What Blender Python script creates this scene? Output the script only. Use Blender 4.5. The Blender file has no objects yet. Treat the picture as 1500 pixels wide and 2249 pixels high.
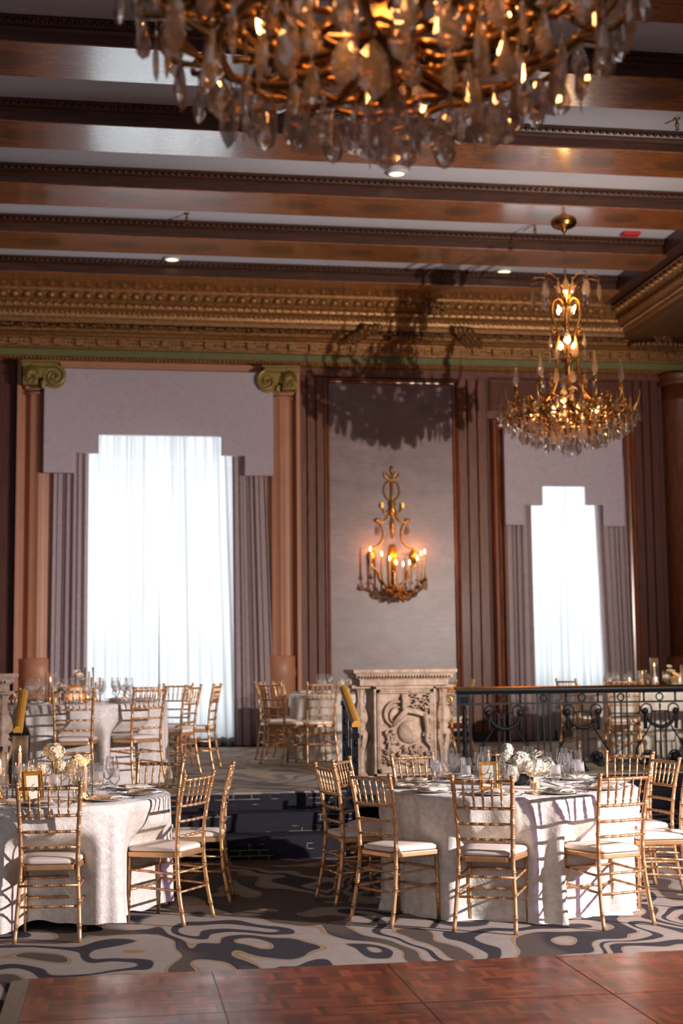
import bpy, math, random
from math import sin, cos, pi, radians as R, sqrt, atan2, hypot
from mathutils import Vector as V, Matrix
S = bpy.context.scene
COL = S.collection
random.seed(7)

# ------------------------------------------------------------------ camera
EYE = 1.57
F_PX = 3138.0
YAW, PITCH, ROLL = R(9.08), R(6.2), R(0.59)
fw = V((sin(YAW)*cos(PITCH), cos(YAW)*cos(PITCH), sin(PITCH)))
r0 = V((cos(YAW), -sin(YAW), 0)); u0 = r0.cross(fw)
rt = cos(ROLL)*r0 - sin(ROLL)*u0
up = sin(ROLL)*r0 + cos(ROLL)*u0
cd = bpy.data.cameras.new('camera'); cam = bpy.data.objects.new('camera', cd); COL.objects.link(cam)
cd.sensor_fit = 'VERTICAL'; cd.sensor_height = 36.0; cd.lens = F_PX/2249*36.0
cd.clip_start = .1; cd.clip_end = 200
cam.matrix_world = Matrix(((rt.x, up.x, -fw.x, 0), (rt.y, up.y, -fw.y, 0), (rt.z, up.z, -fw.z, EYE), (0, 0, 0, 1)))
cd.dof.use_dof = True; cd.dof.focus_distance = 8.9; cd.dof.aperture_fstop = 2.0
S.camera = cam

# ------------------------------------------------------------------ view, world, lights
S.view_settings.view_transform = 'Standard'; S.view_settings.look = 'None'
S.view_settings.gamma = 1.0; S.view_settings.exposure = 0.0
cy = S.cycles
cy.max_bounces = 8; cy.diffuse_bounces = 3; cy.glossy_bounces = 4; cy.transmission_bounces = 6
cy.transparent_max_bounces = 16; cy.caustics_reflective = False; cy.caustics_refractive = False
cy.sample_clamp_indirect = 4.0; cy.use_denoising = True
w = bpy.data.worlds.new('world'); S.world = w; w.use_nodes = True
w.node_tree.nodes['Background'].inputs[0].default_value = (.80, .74, .74, 1)
w.node_tree.nodes['Background'].inputs[1].default_value = .21

def lamp(name, kind, loc, power, color, aim=None, **kw):
    l = bpy.data.lights.new(name, kind); o = bpy.data.objects.new(name, l); COL.objects.link(o)
    o.location = loc; l.energy = power; l.color = color
    for k, v in kw.items(): setattr(l, k, v)
    if aim is not None: o.rotation_euler = (V(aim)-V(loc)).to_track_quat('-Z', 'Y').to_euler()
    return o
# daylight outside the two windows
for x, p, sx in ((.63, 265, 3.4), (6.5, 230, 2.6)):
    lamp('daylight_behind_window', 'AREA', (x, 21.3, 3.2), p, (.9, .96, 1), shape='RECTANGLE', size=sx, size_y=6.4).rotation_euler = (R(-90), 0, 0)
# two event floodlights on stands at the right of the room, and a small violet one beside the nearer
FL = (7.4, 5.2, 2.6)
lamp('flood_light', 'SPOT', (7.2, 8.1, 2.7), 2450, (1, .89, .79), aim=(2.7, 19, 4.4), spot_size=R(70), spot_blend=.7, shadow_soft_size=.035)
lamp('flood_light', 'SPOT', FL, 4000, (1, .95, .92), aim=(1.6, 9.6, .6), spot_size=R(80), spot_blend=.9, shadow_soft_size=.035)
lamp('violet_light', 'SPOT', (7.75, 5.45, 2.6), 480, (.6, .2, 1), aim=(1.9, 9.6, .8), spot_size=R(80), spot_blend=.9, shadow_soft_size=.04)
# soft cool fill lamp added behind the camera to brighten the room
lamp('rear_fill_light', 'AREA', (-3, -6, 4.5), 230, (.8, .86, 1), aim=(2, 12, 3), shape='RECTANGLE', size=9, size_y=4)

# ------------------------------------------------------------------ materials
def lin(c):
    c = c/255
    return c/12.92 if c <= .04045 else ((c+.055)/1.055)**2.4
def rgb(r, g, b): return (lin(r), lin(g), lin(b), 1)
class NT:
    def __init__(s, name):
        s.m = bpy.data.materials.new(name); s.m.use_nodes = True
        s.t = s.m.node_tree; s.t.nodes.clear(); s.out = s.n('ShaderNodeOutputMaterial')
    def n(s, kind, ins=None, **kw):
        x = s.t.nodes.new(kind)
        for k, v in kw.items(): setattr(x, k, v)
        for k, v in (ins or {}).items():
            if hasattr(v, 'is_output') or isinstance(v, bpy.types.NodeSocket): s.t.links.new(v, x.inputs[k])
            else: x.inputs[k].default_value = v
        return x
    def bsdf(s, **k):
        b = s.n('ShaderNodeBsdfPrincipled', {kk.replace('_', ' '): vv for kk, vv in k.items()})
        s.t.links.new(b.outputs[0], s.out.inputs[0]); s.b = b; return b
    def math(s, op, a, b=0.0, c=0.0):
        return s.n('ShaderNodeMath', {0: a, 1: b, 2: c}, operation=op).outputs[0]
    def ramp(s, fac, stops, interp='LINEAR'):
        x = s.n('ShaderNodeValToRGB', {0: fac}); e = x.color_ramp; e.interpolation = interp
        while len(e.elements) < len(stops): e.elements.new(.5)
        for q, (p, c) in zip(e.elements, stops): q.position = p; q.color = c
        return x.outputs[0]
    def mix(s, fac, a, b, blend='MIX'):
        x = s.n('ShaderNodeMix', data_type='RGBA', blend_type=blend)
        for k, v in ((0, fac), (6, a), (7, b)):
            if isinstance(v, bpy.types.NodeSocket): s.t.links.new(v, x.inputs[k])
            else: x.inputs[k].default_value = v
        return x.outputs[2]
    def coord(s, scale=(1, 1, 1), which='Object'):
        tc = s.n('ShaderNodeTexCoord')
        return s.n('ShaderNodeMapping', {0: tc.outputs[which], 3: scale}).outputs[0]
    def noise(s, vec, scale=5, detail=3, rough=.5, dist=0):
        return s.n('ShaderNodeTexNoise', {'Vector': vec, 'Scale': scale, 'Detail': detail, 'Roughness': rough, 'Distortion': dist}).outputs[0]
    def bump(s, h, strength=.3, dist=.01):
        x = s.n('ShaderNodeBump', {'Strength': strength, 'Distance': dist, 'Height': h}).outputs[0]
        s.t.links.new(x, s.b.inputs['Normal']); return x
def simple(name, col, rough=.5, metal=0, noise=0, nscale=20, bump=0, coat=0, spec=.5):
    t = NT(name); b = t.bsdf(Base_Color=col, Roughness=rough, Metallic=metal)
    b.inputs['Coat Weight'].default_value = coat; b.inputs['Specular IOR Level'].default_value = spec
    if noise or bump:
        v = t.coord(); nz = t.noise(v, nscale, 4)
        if noise:
            d = tuple(c*(1-noise) for c in col[:3])+(1,); l = tuple(min(1, c*(1+noise)) for c in col[:3])+(1,)
            t.t.links.new(t.ramp(nz, [(.3, d), (.7, l)]), b.inputs['Base Color'])
        if bump: t.bump(nz, bump, .01)
    return t.m
def emit(name, col, k, none=True):
    t = NT(name); e = t.n('ShaderNodeEmission', {0: col, 1: k}); t.t.links.new(e.outputs[0], t.out.inputs[0])
    if none: t.m.cycles.emission_sampling = 'NONE'
    return t.m
def wood(name, dark, light, rough=.35, scale=(9, 9, .7), coat=.2, broad=.25):
    t = NT(name); b = t.bsdf(Roughness=rough); b.inputs['Coat Weight'].default_value = coat; b.inputs['Coat Roughness'].default_value = .2
    v = t.coord(scale); n1 = t.noise(v, 5, 6, .6, .6); n2 = t.noise(t.coord((1, 1, .3)), 1.3, 2)
    c = t.ramp(n1, [(.3, dark), (.7, light)])
    c = t.mix(t.math('MULTIPLY', n2, broad*2), c, dark)
    t.t.links.new(c, b.inputs['Base Color']); t.bump(n1, .12, .004); return t.m
def thin_glass(name, tint=(1, 1, 1, 1), blend=.22, base=.03, glint_mix=0):
    t = NT(name)
    tr = t.n('ShaderNodeBsdfTransparent', {0: tint}); gl = t.n('ShaderNodeBsdfGlossy', {'Roughness': .08})
    lw = t.n('ShaderNodeLayerWeight', {'Blend': blend})
    fac = t.math('ADD', t.math('MULTIPLY', lw.outputs['Fresnel'], .85), base)
    fac = t.math('MINIMUM', fac, .9)
    mx = t.n('ShaderNodeMixShader', {0: fac, 1: tr.outputs[0], 2: gl.outputs[0]})
    if glint_mix: mx = t.n('ShaderNodeMixShader', {0: glint_mix, 1: mx.outputs[0], 2: t.n('ShaderNodeBsdfTranslucent', {0: (1, 1, 1, 1)}).outputs[0]})  # translucent white mixed into the clear glass to imitate glints
    t.t.links.new(mx.outputs[0], t.out.inputs[0]); return t.m
def blend_clear(name, col, clear, rough=.4, trans=0):
    t = NT(name); b = t.n('ShaderNodeBsdfPrincipled', {'Base Color': col, 'Roughness': rough})
    sh = b.outputs[0]
    if trans:
        tl = t.n('ShaderNodeBsdfTranslucent', {0: col}); sh = t.n('ShaderNodeMixShader', {0: trans, 1: sh, 2: tl.outputs[0]}).outputs[0]
    tr = t.n('ShaderNodeBsdfTransparent', {})
    mx = t.n('ShaderNodeMixShader', {0: clear, 1: sh, 2: tr.outputs[0]}); t.t.links.new(mx.outputs[0], t.out.inputs[0]); return t.m
M = {}
M['gold_paint'] = simple('satin gold chair paint', rgb(214, 164, 116), .34, .66, .1, 14, .03)
M['gilt'] = simple('antique gilt plaster', rgb(160, 114, 68), .34, .5, .45, 40, .6)
M['gilt_carved'] = simple('antique gilt carving', rgb(132, 92, 54), .42, .45, .55, 55, .9)
M['capital_gold'] = simple('aged bronze gold capital', rgb(150, 124, 66), .38, .45, .18, 16, .12)
M['brass'] = simple('polished brass', rgb(206, 150, 66), .25, 1, .1)
M['old_brass'] = simple('aged brass', rgb(150, 112, 66), .3, 1, .25, 25)
M['bronze'] = simple('gilded bronze', rgb(150, 106, 54), .34, .85, .3, 40, .15)
M['iron'] = simple('black wrought iron', rgb(19, 21, 26), .42, 0, .2, 30, .05, spec=.1)
M['ceiling'] = simple('painted ceiling plaster', rgb(204, 206, 220), .8, 0, .03, 2)
M['green'] = simple('olive green frieze paint', rgb(112, 110, 66), .6, 0, .06, 8)
M['salmon'] = simple('salmon brown painted plaster', rgb(186, 128, 98), .45, 0, .08, 3)
M['wood'] = wood('red brown panelling', rgb(74, 32, 18), rgb(142, 80, 52), .48, coat=.06)
M['wood_dark'] = wood('dark mahogany panelling', rgb(58, 22, 12), rgb(112, 50, 26), .6, coat=0)
M['wood_mould'] = wood('polished orange brown moulding', rgb(92, 42, 20), rgb(160, 88, 44), .22, coat=.6)
M['beam_side'] = wood('dark carved beam wood', rgb(44, 24, 16), rgb(92, 52, 34), .4, (.7, 9, 9))
M['napkin'] = simple('folded linen napkin', rgb(222, 198, 176), .8, 0, .05, 60, .2)
M['plate'] = simple('glazed white china', rgb(226, 222, 214), .15, 0, .02)
M['silver'] = simple('polished silver', rgb(214, 208, 200), .16, 1)
M['cushion'] = simple('ivory cushion fabric', rgb(236, 218, 202), .75, 0, .03, 200, .08)
M['wax'] = blend_clear('ivory candle wax', rgb(250, 226, 200), 0, .45, .5)
M['leaf'] = simple('green leaf', rgb(84, 112, 58), .5, 0, .3, 30)
M['stem'] = simple('green stem', rgb(108, 140, 78), .5)
M['petal'] = simple('cream white petal', rgb(250, 244, 226), .6, 0, .05, 60)
M['petal_warm'] = simple('peach cream petal', rgb(252, 232, 196), .6, 0, .06, 60)
M['card'] = simple('cream card', rgb(236, 222, 196), .7)
M['ink'] = simple('dark grey ink', rgb(48, 42, 38), .6)
M['frame_gold'] = simple('gold leaf frame', rgb(222, 164, 78), .3, .8, .12, 40, .1)
M['red'] = simple('red plastic', rgb(200, 24, 24), .4)
M['white_metal'] = simple('white enamel', rgb(196, 194, 196), .4)
M['black'] = simple('black base paint', rgb(30, 33, 42), .5)
M['window_frame'] = simple('painted window frame', rgb(150, 160, 170), .5)
M['glass'] = thin_glass('clear glass', blend=.17, base=.05, glint_mix=.07)
M['pane'] = thin_glass('window glass', blend=.05, base=.02)
M['hurricane'] = thin_glass('clear cylinder glass', blend=.2, base=.05, glint_mix=.04)
M['ice'] = blend_clear('iced water', rgb(244, 240, 236), .5, .2, .5)
M['flame'] = emit('candle flame', (1, .62, .24, 1), 9)
M['bulb'] = emit('candle bulb', (1, .60, .24, 1), 16)
M['bulb_hot'] = emit('warm bulb', (1, .50, .16, 1), 14)
M['down'] = emit('downlight glow', (1, .72, .48, 1), 2.4)
# crystal
t = NT('cut crystal'); g = t.n('ShaderNodeBsdfGlass', {'Color': (1, .97, .95, 1), 'Roughness': .0, 'IOR': 1.52})
tr = t.n('ShaderNodeBsdfTransparent', {0: (.97, .9, .87, 1)}); mx = t.n('ShaderNodeMixShader', {0: .42, 1: g.outputs[0], 2: tr.outputs[0]})
gl = t.n('ShaderNodeBsdfTranslucent', {0: (1, .93, .88, 1)}); mx2 = t.n('ShaderNodeMixShader', {0: .17, 1: mx.outputs[0], 2: gl.outputs[0]})
t.t.links.new(mx2.outputs[0], t.out.inputs[0]); M['crystal'] = t.m
# sheer voile
t = NT('white sheer voile'); cwh = (.93, .96, .98, 1)
df = t.n('ShaderNodeBsdfDiffuse', {0: cwh}); tl = t.n('ShaderNodeBsdfTranslucent', {0: cwh}); tr = t.n('ShaderNodeBsdfTransparent', {})
a = t.n('ShaderNodeMixShader', {0: .7, 1: df.outputs[0], 2: tl.outputs[0]}); b = t.n('ShaderNodeMixShader', {0: t.ramp(t.noise(t.coord((7, 1, .08)), 1.6, 3, .6), [(.38, (.04,)*3+(1,)), (.62, (.42,)*3+(1,))]), 1: a.outputs[0], 2: tr.outputs[0]})
t.t.links.new(b.outputs[0], t.out.inputs[0]); M['sheer'] = t.m
# woven grey lilac fabric
def weave(name, c1, c2, trans=0):
    t = NT(name); b = t.bsdf(Roughness=.8)
    n1 = t.noise(t.coord((3, 3, 90)), 3, 3, .7); n2 = t.noise(t.coord((90, 90, 3)), 3, 3, .7); n3 = t.noise(t.coord(), 1.2, 2)
    f = t.math('ADD', t.math('MULTIPLY', n1, .5), t.math('MULTIPLY', n2, .5)); c = t.ramp(f, [(.36, c1), (.64, c2)])
    t.t.links.new(c, b.inputs['Base Color']); t.bump(f, .25, .004); return t.m
M['drape'] = weave('grey lilac drapery', rgb(150, 128, 128), rgb(196, 178, 184))
M['valance'] = weave('grey lilac upholstery', rgb(164, 148, 154), rgb(204, 190, 202))
# silk damask wall panel
t = NT('silvery mauve wall silk'); b = t.bsdf(Roughness=.36); b.inputs['Specular IOR Level'].default_value = .7
n1 = t.noise(t.coord((1.5, 1.5, 60)), 2.5, 4, .6); n2 = t.noise(t.coord((1, 1, 1.6)), 2.2, 6, .7, .15)
f = t.math('ADD', t.math('MULTIPLY', n1, .4), t.math('MULTIPLY', n2, .6))
t.t.links.new(t.ramp(f, [(.35, rgb(104, 80, 80)), (.52, rgb(128, 103, 105)), (.68, rgb(150, 126, 132))]), b.inputs['Base Color'])
t.bump(n1, .2, .004); M['silk'] = t.m
# cloth
t = NT('ivory crushed velvet cloth'); b = t.bsdf(Roughness=.5); b.inputs['Sheen Weight'].default_value = .35; b.inputs['Sheen Roughness'].default_value = .3
v = t.coord(); n1 = t.noise(v, 26, 5, .7, .5); n2 = t.noise(v, 70, 3, .6)
c = t.ramp(n1, [(.32, rgb(214, 200, 184)), (.5, rgb(230, 219, 206)), (.68, rgb(244, 236, 226))])
t.t.links.new(c, b.inputs['Base Color']); t.t.links.new(t.ramp(n1, [(.4, (.6,)*3+(1,)), (.6, (.32,)*3+(1,))]), b.inputs['Roughness'])
t.bump(t.math('ADD', n1, t.math('MULTIPLY', n2, .35)), .45, .012); M['cloth'] = t.m
# carved stone
t = NT('carved sandstone'); b = t.bsdf(Roughness=.8); v = t.coord(); n1 = t.noise(v, 9, 6, .6, .8); n2 = t.noise(v, 60, 3)
t.t.links.new(t.ramp(n1, [(.3, rgb(140, 112, 92)), (.7, rgb(196, 170, 146))]), b.inputs['Base Color']); t.bump(t.math('ADD', n1, t.math('MULTIPLY', n2, .4)), .5, .02); M['stone'] = t.m
# beam soffit: glossy marquetry
t = NT('glossy inlaid beam soffit'); b = t.bsdf(Roughness=.27); b.inputs['Coat Weight'].default_value = 1; b.inputs['Coat Roughness'].default_value = .14; b.inputs['Coat IOR'].default_value = 1.7
tc = t.n('ShaderNodeTexCoord'); xyz = t.n('ShaderNodeSeparateXYZ', {0: tc.outputs['Object']})
n1 = t.noise(t.coord((1.2, 12, 1)), 4, 5, .6, .4); n2 = t.noise(t.coord((2, 2, 1)), 4, 4, .7, 1.5)
base = t.ramp(n1, [(.3, rgb(118, 64, 30)), (.7, rgb(182, 112, 56))])
u = t.math('SUBTRACT', t.math('PINGPONG', t.math('ADD', xyz.outputs[0], 40.3), .95), .47)
vv = t.math('SUBTRACT', t.math('MODULO', t.math('SUBTRACT', xyz.outputs[1], 2.77), 1.75), .36)
d = t.math('ADD', t.math('POWER', t.math('DIVIDE', u, .3), 2), t.math('POWER', t.math('DIVIDE', vv, .2), 2))
msk = t.ramp(t.math('ADD', d, t.math('MULTIPLY', t.math('SUBTRACT', n2, .5), 2.2)), [(.55, (1,)*4), (.62, (0, 0, 0, 1)), (.8, (0, 0, 0, 1)), (.84, (.7,)*3+(1,)), (.9, (0, 0, 0, 1))])
c = t.mix(t.math('MULTIPLY', msk, .6), base, rgb(64, 62, 40)); c = t.mix(t.ramp(n2, [(.55, (0, 0, 0, 1)), (.6, (.35,)*3+(1,))]), c, rgb(96, 38, 20))
t.t.links.new(c, b.inputs['Base Color']); t.bump(n1, .02, .002); M['soffit'] = t.m
# patterned carpets
def carpet(name, light, light2, navy, brown, ochre, scale=(.75, 1.5, 1), seed=(0, 0, 0), t1=.72, freq=30):
    t = NT(name); b = t.bsdf(Roughness=.9); b.inputs['Specular IOR Level'].default_value = .15
    tc = t.n('ShaderNodeTexCoord'); mp = t.n('ShaderNodeMapping', {0: tc.outputs['Object'], 1: seed, 3: scale}).outputs[0]
    warp = t.n('ShaderNodeTexNoise', {'Vector': mp, 'Scale': 1.3, 'Detail': 1.5}).outputs[1]
    wv = t.n('ShaderNodeVectorMath', {0: warp, 1: (.5, .5, .5)}, operation='SUBTRACT').outputs[0]
    wv = t.n('ShaderNodeVectorMath', {0: wv, 3: 2.3}, operation='SCALE').outputs[0]
    pv = t.n('ShaderNodeVectorMath', {0: mp, 1: wv}, operation='ADD').outputs[0]
    f = t.n('ShaderNodeTexNoise', {'Vector': pv, 'Scale': .95, 'Detail': .8, 'Roughness': .35}).outputs[0]
    g = t.n('ShaderNodeTexNoise', {'Vector': mp, 'Scale': .9, 'Detail': 0}).outputs[0]
    st = t.noise(t.coord((2.2, 55, 1)), 3, 3, .7); fine = t.noise(t.coord((1, 1, 1)), 160, 2)
    lt = t.mix(st, light, light2)
    s1 = t.math('SINE', t.math('MULTIPLY', f, freq))
    dk = t.mix(t.ramp(t.math('ADD', g, t.math('MULTIPLY', s1, .05)), [(.47, (0, 0, 0, 1)), (.50, (1,)*4)]), navy, brown)
    lv = t.math('ADD', t.math('MULTIPLY', s1, .5), .5)
    c = t.mix(t.ramp(lv, [(t1, (0, 0, 0, 1)), (t1+.03, (1,)*4)]), lt, dk)
    c = t.mix(t.ramp(lv, [(.05, (1,)*4), (.08, (0, 0, 0, 1))]), c, navy)
    edm = t.ramp(lv, [(t1-.13, (0, 0, 0, 1)), (t1-.10, (1,)*4), (t1-.04, (1,)*4), (t1-.01, (0, 0, 0, 1))])
    c = t.mix(t.math('MULTIPLY', edm, .8), c, ochre)
    c = t.mix(t.ramp(st, [(.45, (0, 0, 0, 1)), (.75, (.45,)*3+(1,))]), c, brown)
    t.t.links.new(c, b.inputs['Base Color']); t.bump(t.math('ADD', fine, st), .5, .006); return t.m
M['carpet'] = carpet('swirl patterned carpet', rgb(180, 166, 154), rgb(148, 135, 125), rgb(56, 53, 58), rgb(92, 79, 70), rgb(160, 120, 64), (.85, .5, 1))
M['carpet_top'] = carpet('platform carpet', rgb(184, 172, 156), rgb(156, 145, 132), rgb(120, 118, 120), rgb(142, 126, 110), rgb(166, 138, 98), (.8, .5, 1), (9, 4, 2), .8, 24)
t = NT('dark stair carpet'); b = t.bsdf(Roughness=.9); b.inputs['Specular IOR Level'].default_value = .2
tc = t.n('ShaderNodeTexCoord'); xyz = t.n('ShaderNodeSeparateXYZ', {0: tc.outputs['Object']})
cb = t.n('ShaderNodeCombineXYZ', {0: xyz.outputs[0], 1: t.math('ADD', xyz.outputs[2], t.math('MULTIPLY', xyz.outputs[1], .5))}).outputs[0]
br = t.n('ShaderNodeTexBrick', {'Vector': cb, 'Color1': rgb(38, 39, 45), 'Color2': rgb(28, 29, 35), 'Mortar': rgb(128, 118, 104), 'Scale': 1, 'Mortar Size': .0045, 'Brick Width': .16, 'Row Height': .045})
nn = t.noise(t.coord((1, 1, 1)), 2.4, 2); st = t.noise(t.coord((2, 60, 60)), 3, 3, .7)
c = t.mix(t.ramp(nn, [(.5, (0, 0, 0, 1)), (.52, (1,)*4)]), t.mix(st, rgb(24, 25, 30), rgb(50, 49, 55)), br.outputs[0])
t.t.links.new(c, b.inputs['Base Color']); t.bump(st, .4, .006); M['stair'] = t.m
# parquet
t = NT('mahogany mosaic parquet'); b = t.bsdf(Roughness=.34); b.inputs['Coat Weight'].default_value = .12; b.inputs['Coat Roughness'].default_value = .2
tc = t.n('ShaderNodeTexCoord'); xyz = t.n('ShaderNodeSeparateXYZ', {0: tc.outputs['Object']})
U = t.math('DIVIDE', t.math('ADD', xyz.outputs[0], 50), .1524); Wv = t.math('DIVIDE', t.math('ADD', xyz.outputs[1], 50), .1524)
fu, fv = t.math('FLOOR', U), t.math('FLOOR', Wv)
par = t.math('MODULO', t.math('ADD', fu, fv), 2)
su, sv = t.math('FLOOR', t.math('MULTIPLY', U, 5)), t.math('FLOOR', t.math('MULTIPLY', Wv, 5))
si = t.math('ADD', t.math('MULTIPLY', par, su), t.math('MULTIPLY', t.math('SUBTRACT', 1, par), t.math('ADD', sv, .37)))
cell = t.n('ShaderNodeCombineXYZ', {0: fu, 1: fv, 2: si}).outputs[0]
wn = t.n('ShaderNodeTexWhiteNoise', {'Vector': cell}).outputs[0]
gr = t.noise(t.coord((14, 14, 1)), 4, 3)
c = t.ramp(t.math('ADD', t.math('MULTIPLY', wn, .75), t.math('MULTIPLY', gr, .25)), [(.1, rgb(64, 25, 16)), (.45, rgb(98, 39, 23)), (.75, rgb(122, 53, 30)), (.95, rgb(146, 74, 42))])
fr = t.math('FRACT', t.math('ADD', t.math('MULTIPLY', par, t.math('MULTIPLY', U, 5)), t.math('MULTIPLY', t.math('SUBTRACT', 1, par), t.math('MULTIPLY', Wv, 5))))
c = t.mix(t.ramp(fr, [(.0, (.7,)*3+(1,)), (.06, (0, 0, 0, 1))]), c, rgb(40, 16, 12))
t.t.links.new(c, b.inputs['Base Color'])
t.t.links.new(t.ramp(t.noise(t.coord(), 2.2, 4), [(.35, (.26,)*3+(1,)), (.65, (.42,)*3+(1,))]), b.inputs['Roughness']); M['parquet'] = t.m

# ------------------------------------------------------------------ mesh helpers
class MB:
    def __init__(s): s.v = []; s.f = []; s.s = []
    def add(s, vs, fs, smooth=True):
        k = len(s.v); s.v += [tuple(p) for p in vs]
        for q in fs: s.f.append([i+k for i in q]); s.s.append(smooth)
        return s
    def bx(s, x0, x1, y0, y1, z0, z1, rot=None, bev=0):
        vs = [V((x, y, z)) for z in (z0, z1) for y in (y0, y1) for x in (x0, x1)]
        if rot:
            c = V(((x0+x1)/2, (y0+y1)/2, (z0+z1)/2)); vs = [c+rot @ (p-c) for p in vs]
        return s.add(vs, [(0, 2, 3, 1), (4, 5, 7, 6), (0, 1, 5, 4), (2, 6, 7, 3), (0, 4, 6, 2), (1, 3, 7, 5)], False)
    def lathe(s, prof, n=16, c=(0, 0, 0), smooth=True, sx=1, sy=1, ax=None, lobes=0, amp=0):
        vs = []
        for r, z in prof:
            for k in range(n):
                a = 2*pi*k/n; rr = r*(1+amp*cos(lobes*a)) if lobes else r
                vs.append(V((rr*cos(a)*sx, rr*sin(a)*sy, z)))
        if ax is not None:
            q = V((0, 0, 1)).rotation_difference(V(ax)); vs = [q @ p for p in vs]
        vs = [p+V(c) for p in vs]; m = len(prof)
        fs = [(i*n+k, i*n+(k+1) % n, (i+1)*n+(k+1) % n, (i+1)*n+k) for i in range(m-1) for k in range(n)]
        if prof[0][0] > 1e-4: fs.append(tuple(range(n-1, -1, -1)))
        if prof[-1][0] > 1e-4: fs.append(tuple((m-1)*n+k for k in range(n)))
        return s.add(vs, fs, smooth)
    def shell(s, prof, n=16, c=(0, 0, 0)):   # open lathe, no caps
        k = len(s.f); s.lathe(prof, n, c)
        while len(s.f[-1]) == n and n != 4: s.f.pop(); s.s.pop()
        return s
    def tube(s, pts, r, n=8, closed=False, smooth=True, flat=1.0):
        P = [V(p) for p in pts]; m = len(P)
        if not hasattr(r, '__len__'): r = [r]*m
        T = []
        for i in range(m):
            a = P[(i-1) % m] if (closed or i) else P[0]; b = P[(i+1) % m] if (closed or i < m-1) else P[-1]
            d = b-a; T.append(d.normalized() if d.length > 1e-9 else V((0, 0, 1)))
        nrm = T[0].orthogonal().normalized()
        if abs(T[0].z) < .99: nrm = (V((0, 0, 1))-T[0]*T[0].z).normalized()
        vs = []
        for i in range(m):
            if i: 
                nrm = T[i-1].rotation_difference(T[i]) @ nrm; nrm = (nrm-T[i]*nrm.dot(T[i])).normalized()
            bn = T[i].cross(nrm)
            for k in range(n):
                a = 2*pi*k/n; vs.append(P[i]+nrm*(cos(a)*r[i])+bn*(sin(a)*r[i]*flat))
        mm = m if closed else m-1
        fs = [(i*n+k, i*n+(k+1) % n, ((i+1) % m)*n+(k+1) % n, ((i+1) % m)*n+k) for i in range(mm) for k in range(n)]
        if not closed: fs += [tuple(range(n-1, -1, -1)), tuple((m-1)*n+k for k in range(n))]
        return s.add(vs, fs, smooth)
    def ell(s, c, r, nu=10, nv=6, smooth=True, rot=None):
        if not hasattr(r, '__len__'): r = (r, r, r)
        vs = [V((0, 0, -r[2]))]
        for j in range(1, nv):
            a = -pi/2+pi*j/nv
            for k in range(nu): b = 2*pi*k/nu; vs.append(V((r[0]*cos(a)*cos(b), r[1]*cos(a)*sin(b), r[2]*sin(a))))
        vs.append(V((0, 0, r[2]))); L = len(vs)-1
        if rot: vs = [rot @ p for p in vs]
        vs = [p+V(c) for p in vs]
        fs = [(0, 1+(k+1) % nu, 1+k) for k in range(nu)]
        fs += [(1+j*nu+k, 1+j*nu+(k+1) % nu, 1+(j+1)*nu+(k+1) % nu, 1+(j+1)*nu+k) for j in range(nv-2) for k in range(nu)]
        fs += [(L, 1+(nv-2)*nu+k, 1+(nv-2)*nu+(k+1) % nu) for k in range(nu)]
        return s.add(vs, fs, smooth)
    def prism(s, poly, y0, y1, axis='y', smooth=False):
        def P(a, b, d): return {'y': (a, d, b), 'x': (d, a, b), 'z': (a, b, d)}[axis]
        n = len(poly); vs = [P(a, b, y0) for a, b in poly]+[P(a, b, y1) for a, b in poly]
        fs = [tuple(range(n)), tuple(range(2*n-1, n-1, -1))]+[(i, i+n, (i+1) % n+n, (i+1) % n) for i in range(n)]
        return s.add(vs, fs, smooth)
    def grid(s, rows, smooth=True, wrap=False):
        n = len(rows[0]); vs = [p for r in rows for p in r]; m = len(rows)
        nn = n if wrap else n-1
        return s.add(vs, [(i*n+k, i*n+(k+1) % n, (i+1)*n+(k+1) % n, (i+1)*n+k) for i in range(m-1) for k in range(nn)], smooth)
    def sweep(s, prof, a, b, axis='x'):   # profile (d out of wall, z) swept along
        return None
    def build(s, name, mat, parent=None, loc=None):
        me = bpy.data.meshes.new(name); me.from_pydata(s.v, [], s.f); me.materials.append(M[mat] if isinstance(mat, str) else mat)
        me.polygons.foreach_set('use_smooth', s.s); me.update()
        o = bpy.data.objects.new(name, me); COL.objects.link(o)
        if parent: o.parent = parent
        if loc: o.location = loc
        return o
def bevel(o, w=.01, seg=2):
    m = o.modifiers.new('bevel', 'BEVEL'); m.width = w; m.segments = seg; m.limit_method = 'ANGLE'; return o
def tag(o, label, cat, group=None, kind=None):
    o['label'] = label; o['category'] = cat
    if group: o['group'] = group
    if kind: o['kind'] = kind
    return o
def empty(name, loc=(0, 0, 0), rz=0, label=None, cat=None, group=None):
    o = bpy.data.objects.new(name, None); COL.objects.link(o); o.location = loc; o.rotation_euler.z = rz
    o.empty_display_size = .05
    if label: tag(o, label, cat, group)
    return o
def kids(o): return [c for c in ALL_CHILD.get(o.name, [])]
ALL_CHILD = {}
def index_children():
    ALL_CHILD.clear()
    for o in S.objects:
        if o.parent: ALL_CHILD.setdefault(o.parent.name, []).append(o)
def copy_tree(o, parent=None, tree=None):
    c = o.copy(); COL.objects.link(c)
    if parent is not None: c.parent = parent
    for ch in (tree if tree is not None else PROTO).get(o.name, []): copy_tree(ch, c)
    return c
PROTO = {}
def learn(o):      # remember the family of a finished thing so that it can be copied
    for ch in o.children: PROTO.setdefault(o.name, []).append(ch); learn(ch)
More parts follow.
